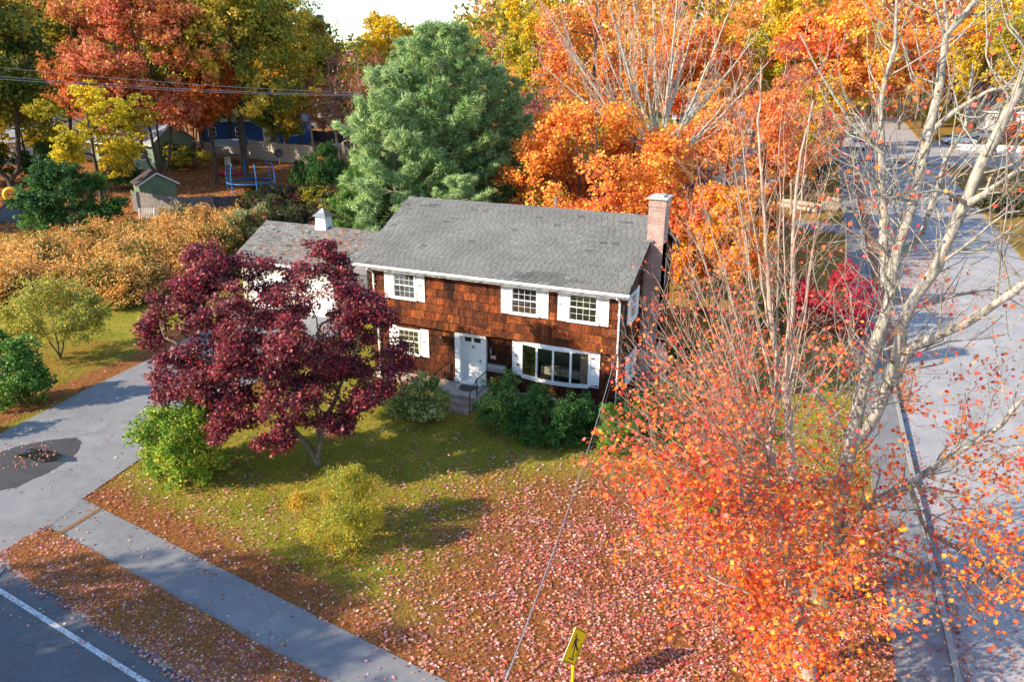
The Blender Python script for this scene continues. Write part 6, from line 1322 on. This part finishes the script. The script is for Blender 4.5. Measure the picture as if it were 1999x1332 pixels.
def litter():
    n = 430000; x = rng.uniform(-22, 21, n); y = rng.uniform(-18, 9, n)
    d1 = np.hypot((x-11)/1.25, (y+10.5)); dens = .045+1.25*np.exp(-(d1/5.8)**2.4)+.24*np.exp(-((d1-4)/6)**2)
    dens = np.maximum(dens, .22*np.exp(-(np.abs(y-walk_y(x)-2)/3)**2)*(x > -11)); dens = np.maximum(dens, .20*np.exp(-(np.hypot(x+1.2, y+12.2)/2.2)**2))
    dens = np.where((x > 4) & (y > -4), np.maximum(dens, .45), dens)
    d_, w1, s_, r_, h_ = on_paving(x, y)
    vg_ = (x > -10.4) & (y < walk_y(x)-1.5) & (y > walk_y(x)-3.45); dens = np.where(vg_, .95, dens); dens = np.where(w1, .028+.08*np.exp(-((walk_y(x)-y)/.15)**2), dens)
    dens = np.where(d_ | ((x < -10.5) & (y < -12.9)), .010, dens); dens = np.where(d_ & (np.hypot((x+15.6)/1.6, (y+11.6)/1.0) < 1), .16, dens)
    gut = (x > kx(y)) & (x < kx(y)+.7); dens = np.where(s_, .10*np.exp(-(np.hypot(x-13.5, y+10)/5)**2)+.012, dens); dens = np.where(gut, .55*np.exp(-(np.abs(x-kx(y)-.15)/.28)**2), dens)
    dens = np.where(r_ & (y > walk_y(x)-4.5), .05, dens); dens = np.where(r_ & (y <= walk_y(x)-4.5), .004, dens); dens = np.where((x < -19) | (y > 2), dens*.4, dens)
    clmp = .62+.55*(np.sin(x*2.3+1.7*np.sin(y*1.9))*np.sin(y*2.7+1.3*np.sin(x*1.3)))+.25*np.sin(x*6.1+y*4.3); k = (rng.random(n) < dens*np.clip(clmp, .25, 1.2)*np.where(vg_ | w1, 1.0, 1.15)) & ~h_; x, y = x[k], y[k]; n = len(x)
    z = .030+.03*rng.random(n); z = np.where((x > kx(y)+.02), -.10+.02*rng.random(n), z)
    near = np.exp(-(np.hypot((x-11)/1.3, y+9.5)/8)**2); nr = rand_unit(n)*.35+np.array([0, 0, 1]); nr /= np.linalg.norm(nr, axis=1, keepdims=True)
    a = pick([('e4a494', 4), ('dc8468', 5), ('d06448', 4), ('ecc0ac', 2.5), ('c04c50', 2.5), ('e48848', 2.5), ('9c4c48', 3), ('b07c8c', 1.5), ('8a4a30', 2)], n, .15); a = a*.93; b = pick([('c08078', 3), ('d8a8a0', 3), ('a85a48', 3), ('d88848', 2), ('b04048', 1.5), ('8a5a70', 2), ('c8a888', 2), ('8a6048', 2)], n, .15)
    col = np.where((rng.random(n) < near)[:, None], a, b)
    tag(leaf_object('fallen_leaves', np.stack([x, y, z], -1), .074*(.45+1.0*rng.random(n)), col, 'maple', M['litter'], None, nr, .9, fold=3.2), 'pink and orange fallen leaves, thick under the red maples and thinning over the lawn', 'fallen leaves', kind='stuff')
litter()
def yard_litter():
    n = 26000; px = rng.uniform(-200, 640, n); Yq = rng.uniform(58, 100, n); P_ = []
    for a, b in zip(px, Yq):
        X = (a-1000)/1500*(b*.94+4.5); p = to_loc(X, b, 0); P_.append((p.x, p.y, hz(p.x, p.y)+.04))
    nr = rand_unit(n)*.3+np.array([0, 0, 1]); nr /= np.linalg.norm(nr, axis=1, keepdims=True)
    tag(leaf_object('back_garden_leaves', np.array(P_), .22*(.6+.8*rng.random(n)), pick([('b86a38', 4), ('d08a4c', 3), ('90502c', 3), ('e0a868', 1)], n), 'quad', M['litter'], None, nr, .9), 'orange brown leaf carpet over the shaded back gardens', 'fallen leaves', kind='stuff')
yard_litter()
def gutter_litter():
    n = 9000; y = rng.uniform(6, 95, n); x = kx(y)+.05+np.abs(rng.normal(size=n))*.45; k2 = rng.random(n) < .25; x = np.where(k2, kx(y)+rng.uniform(0, 4.5, n)**1.0, x); y = np.where(k2, rng.uniform(22, 44, n), y); x = np.where(k2, kx(y)+rng.uniform(0, 5, n), x)
    z = np.array([hz(a, b) for a, b in zip(x, y)])-.085; nr = np.tile([0, 0, 1.0], (n, 1))
    tag(leaf_object('gutter_leaves', np.stack([x, y, z], -1), .16*(.6+.8*rng.random(n)), pick([('c8794a', 4), ('b05a3c', 3), ('d89a5c', 2)], n), 'quad', M['litter'], None, nr, .93), 'line of orange leaves along the side street kerb', 'fallen leaves', kind='stuff')
gutter_litter()
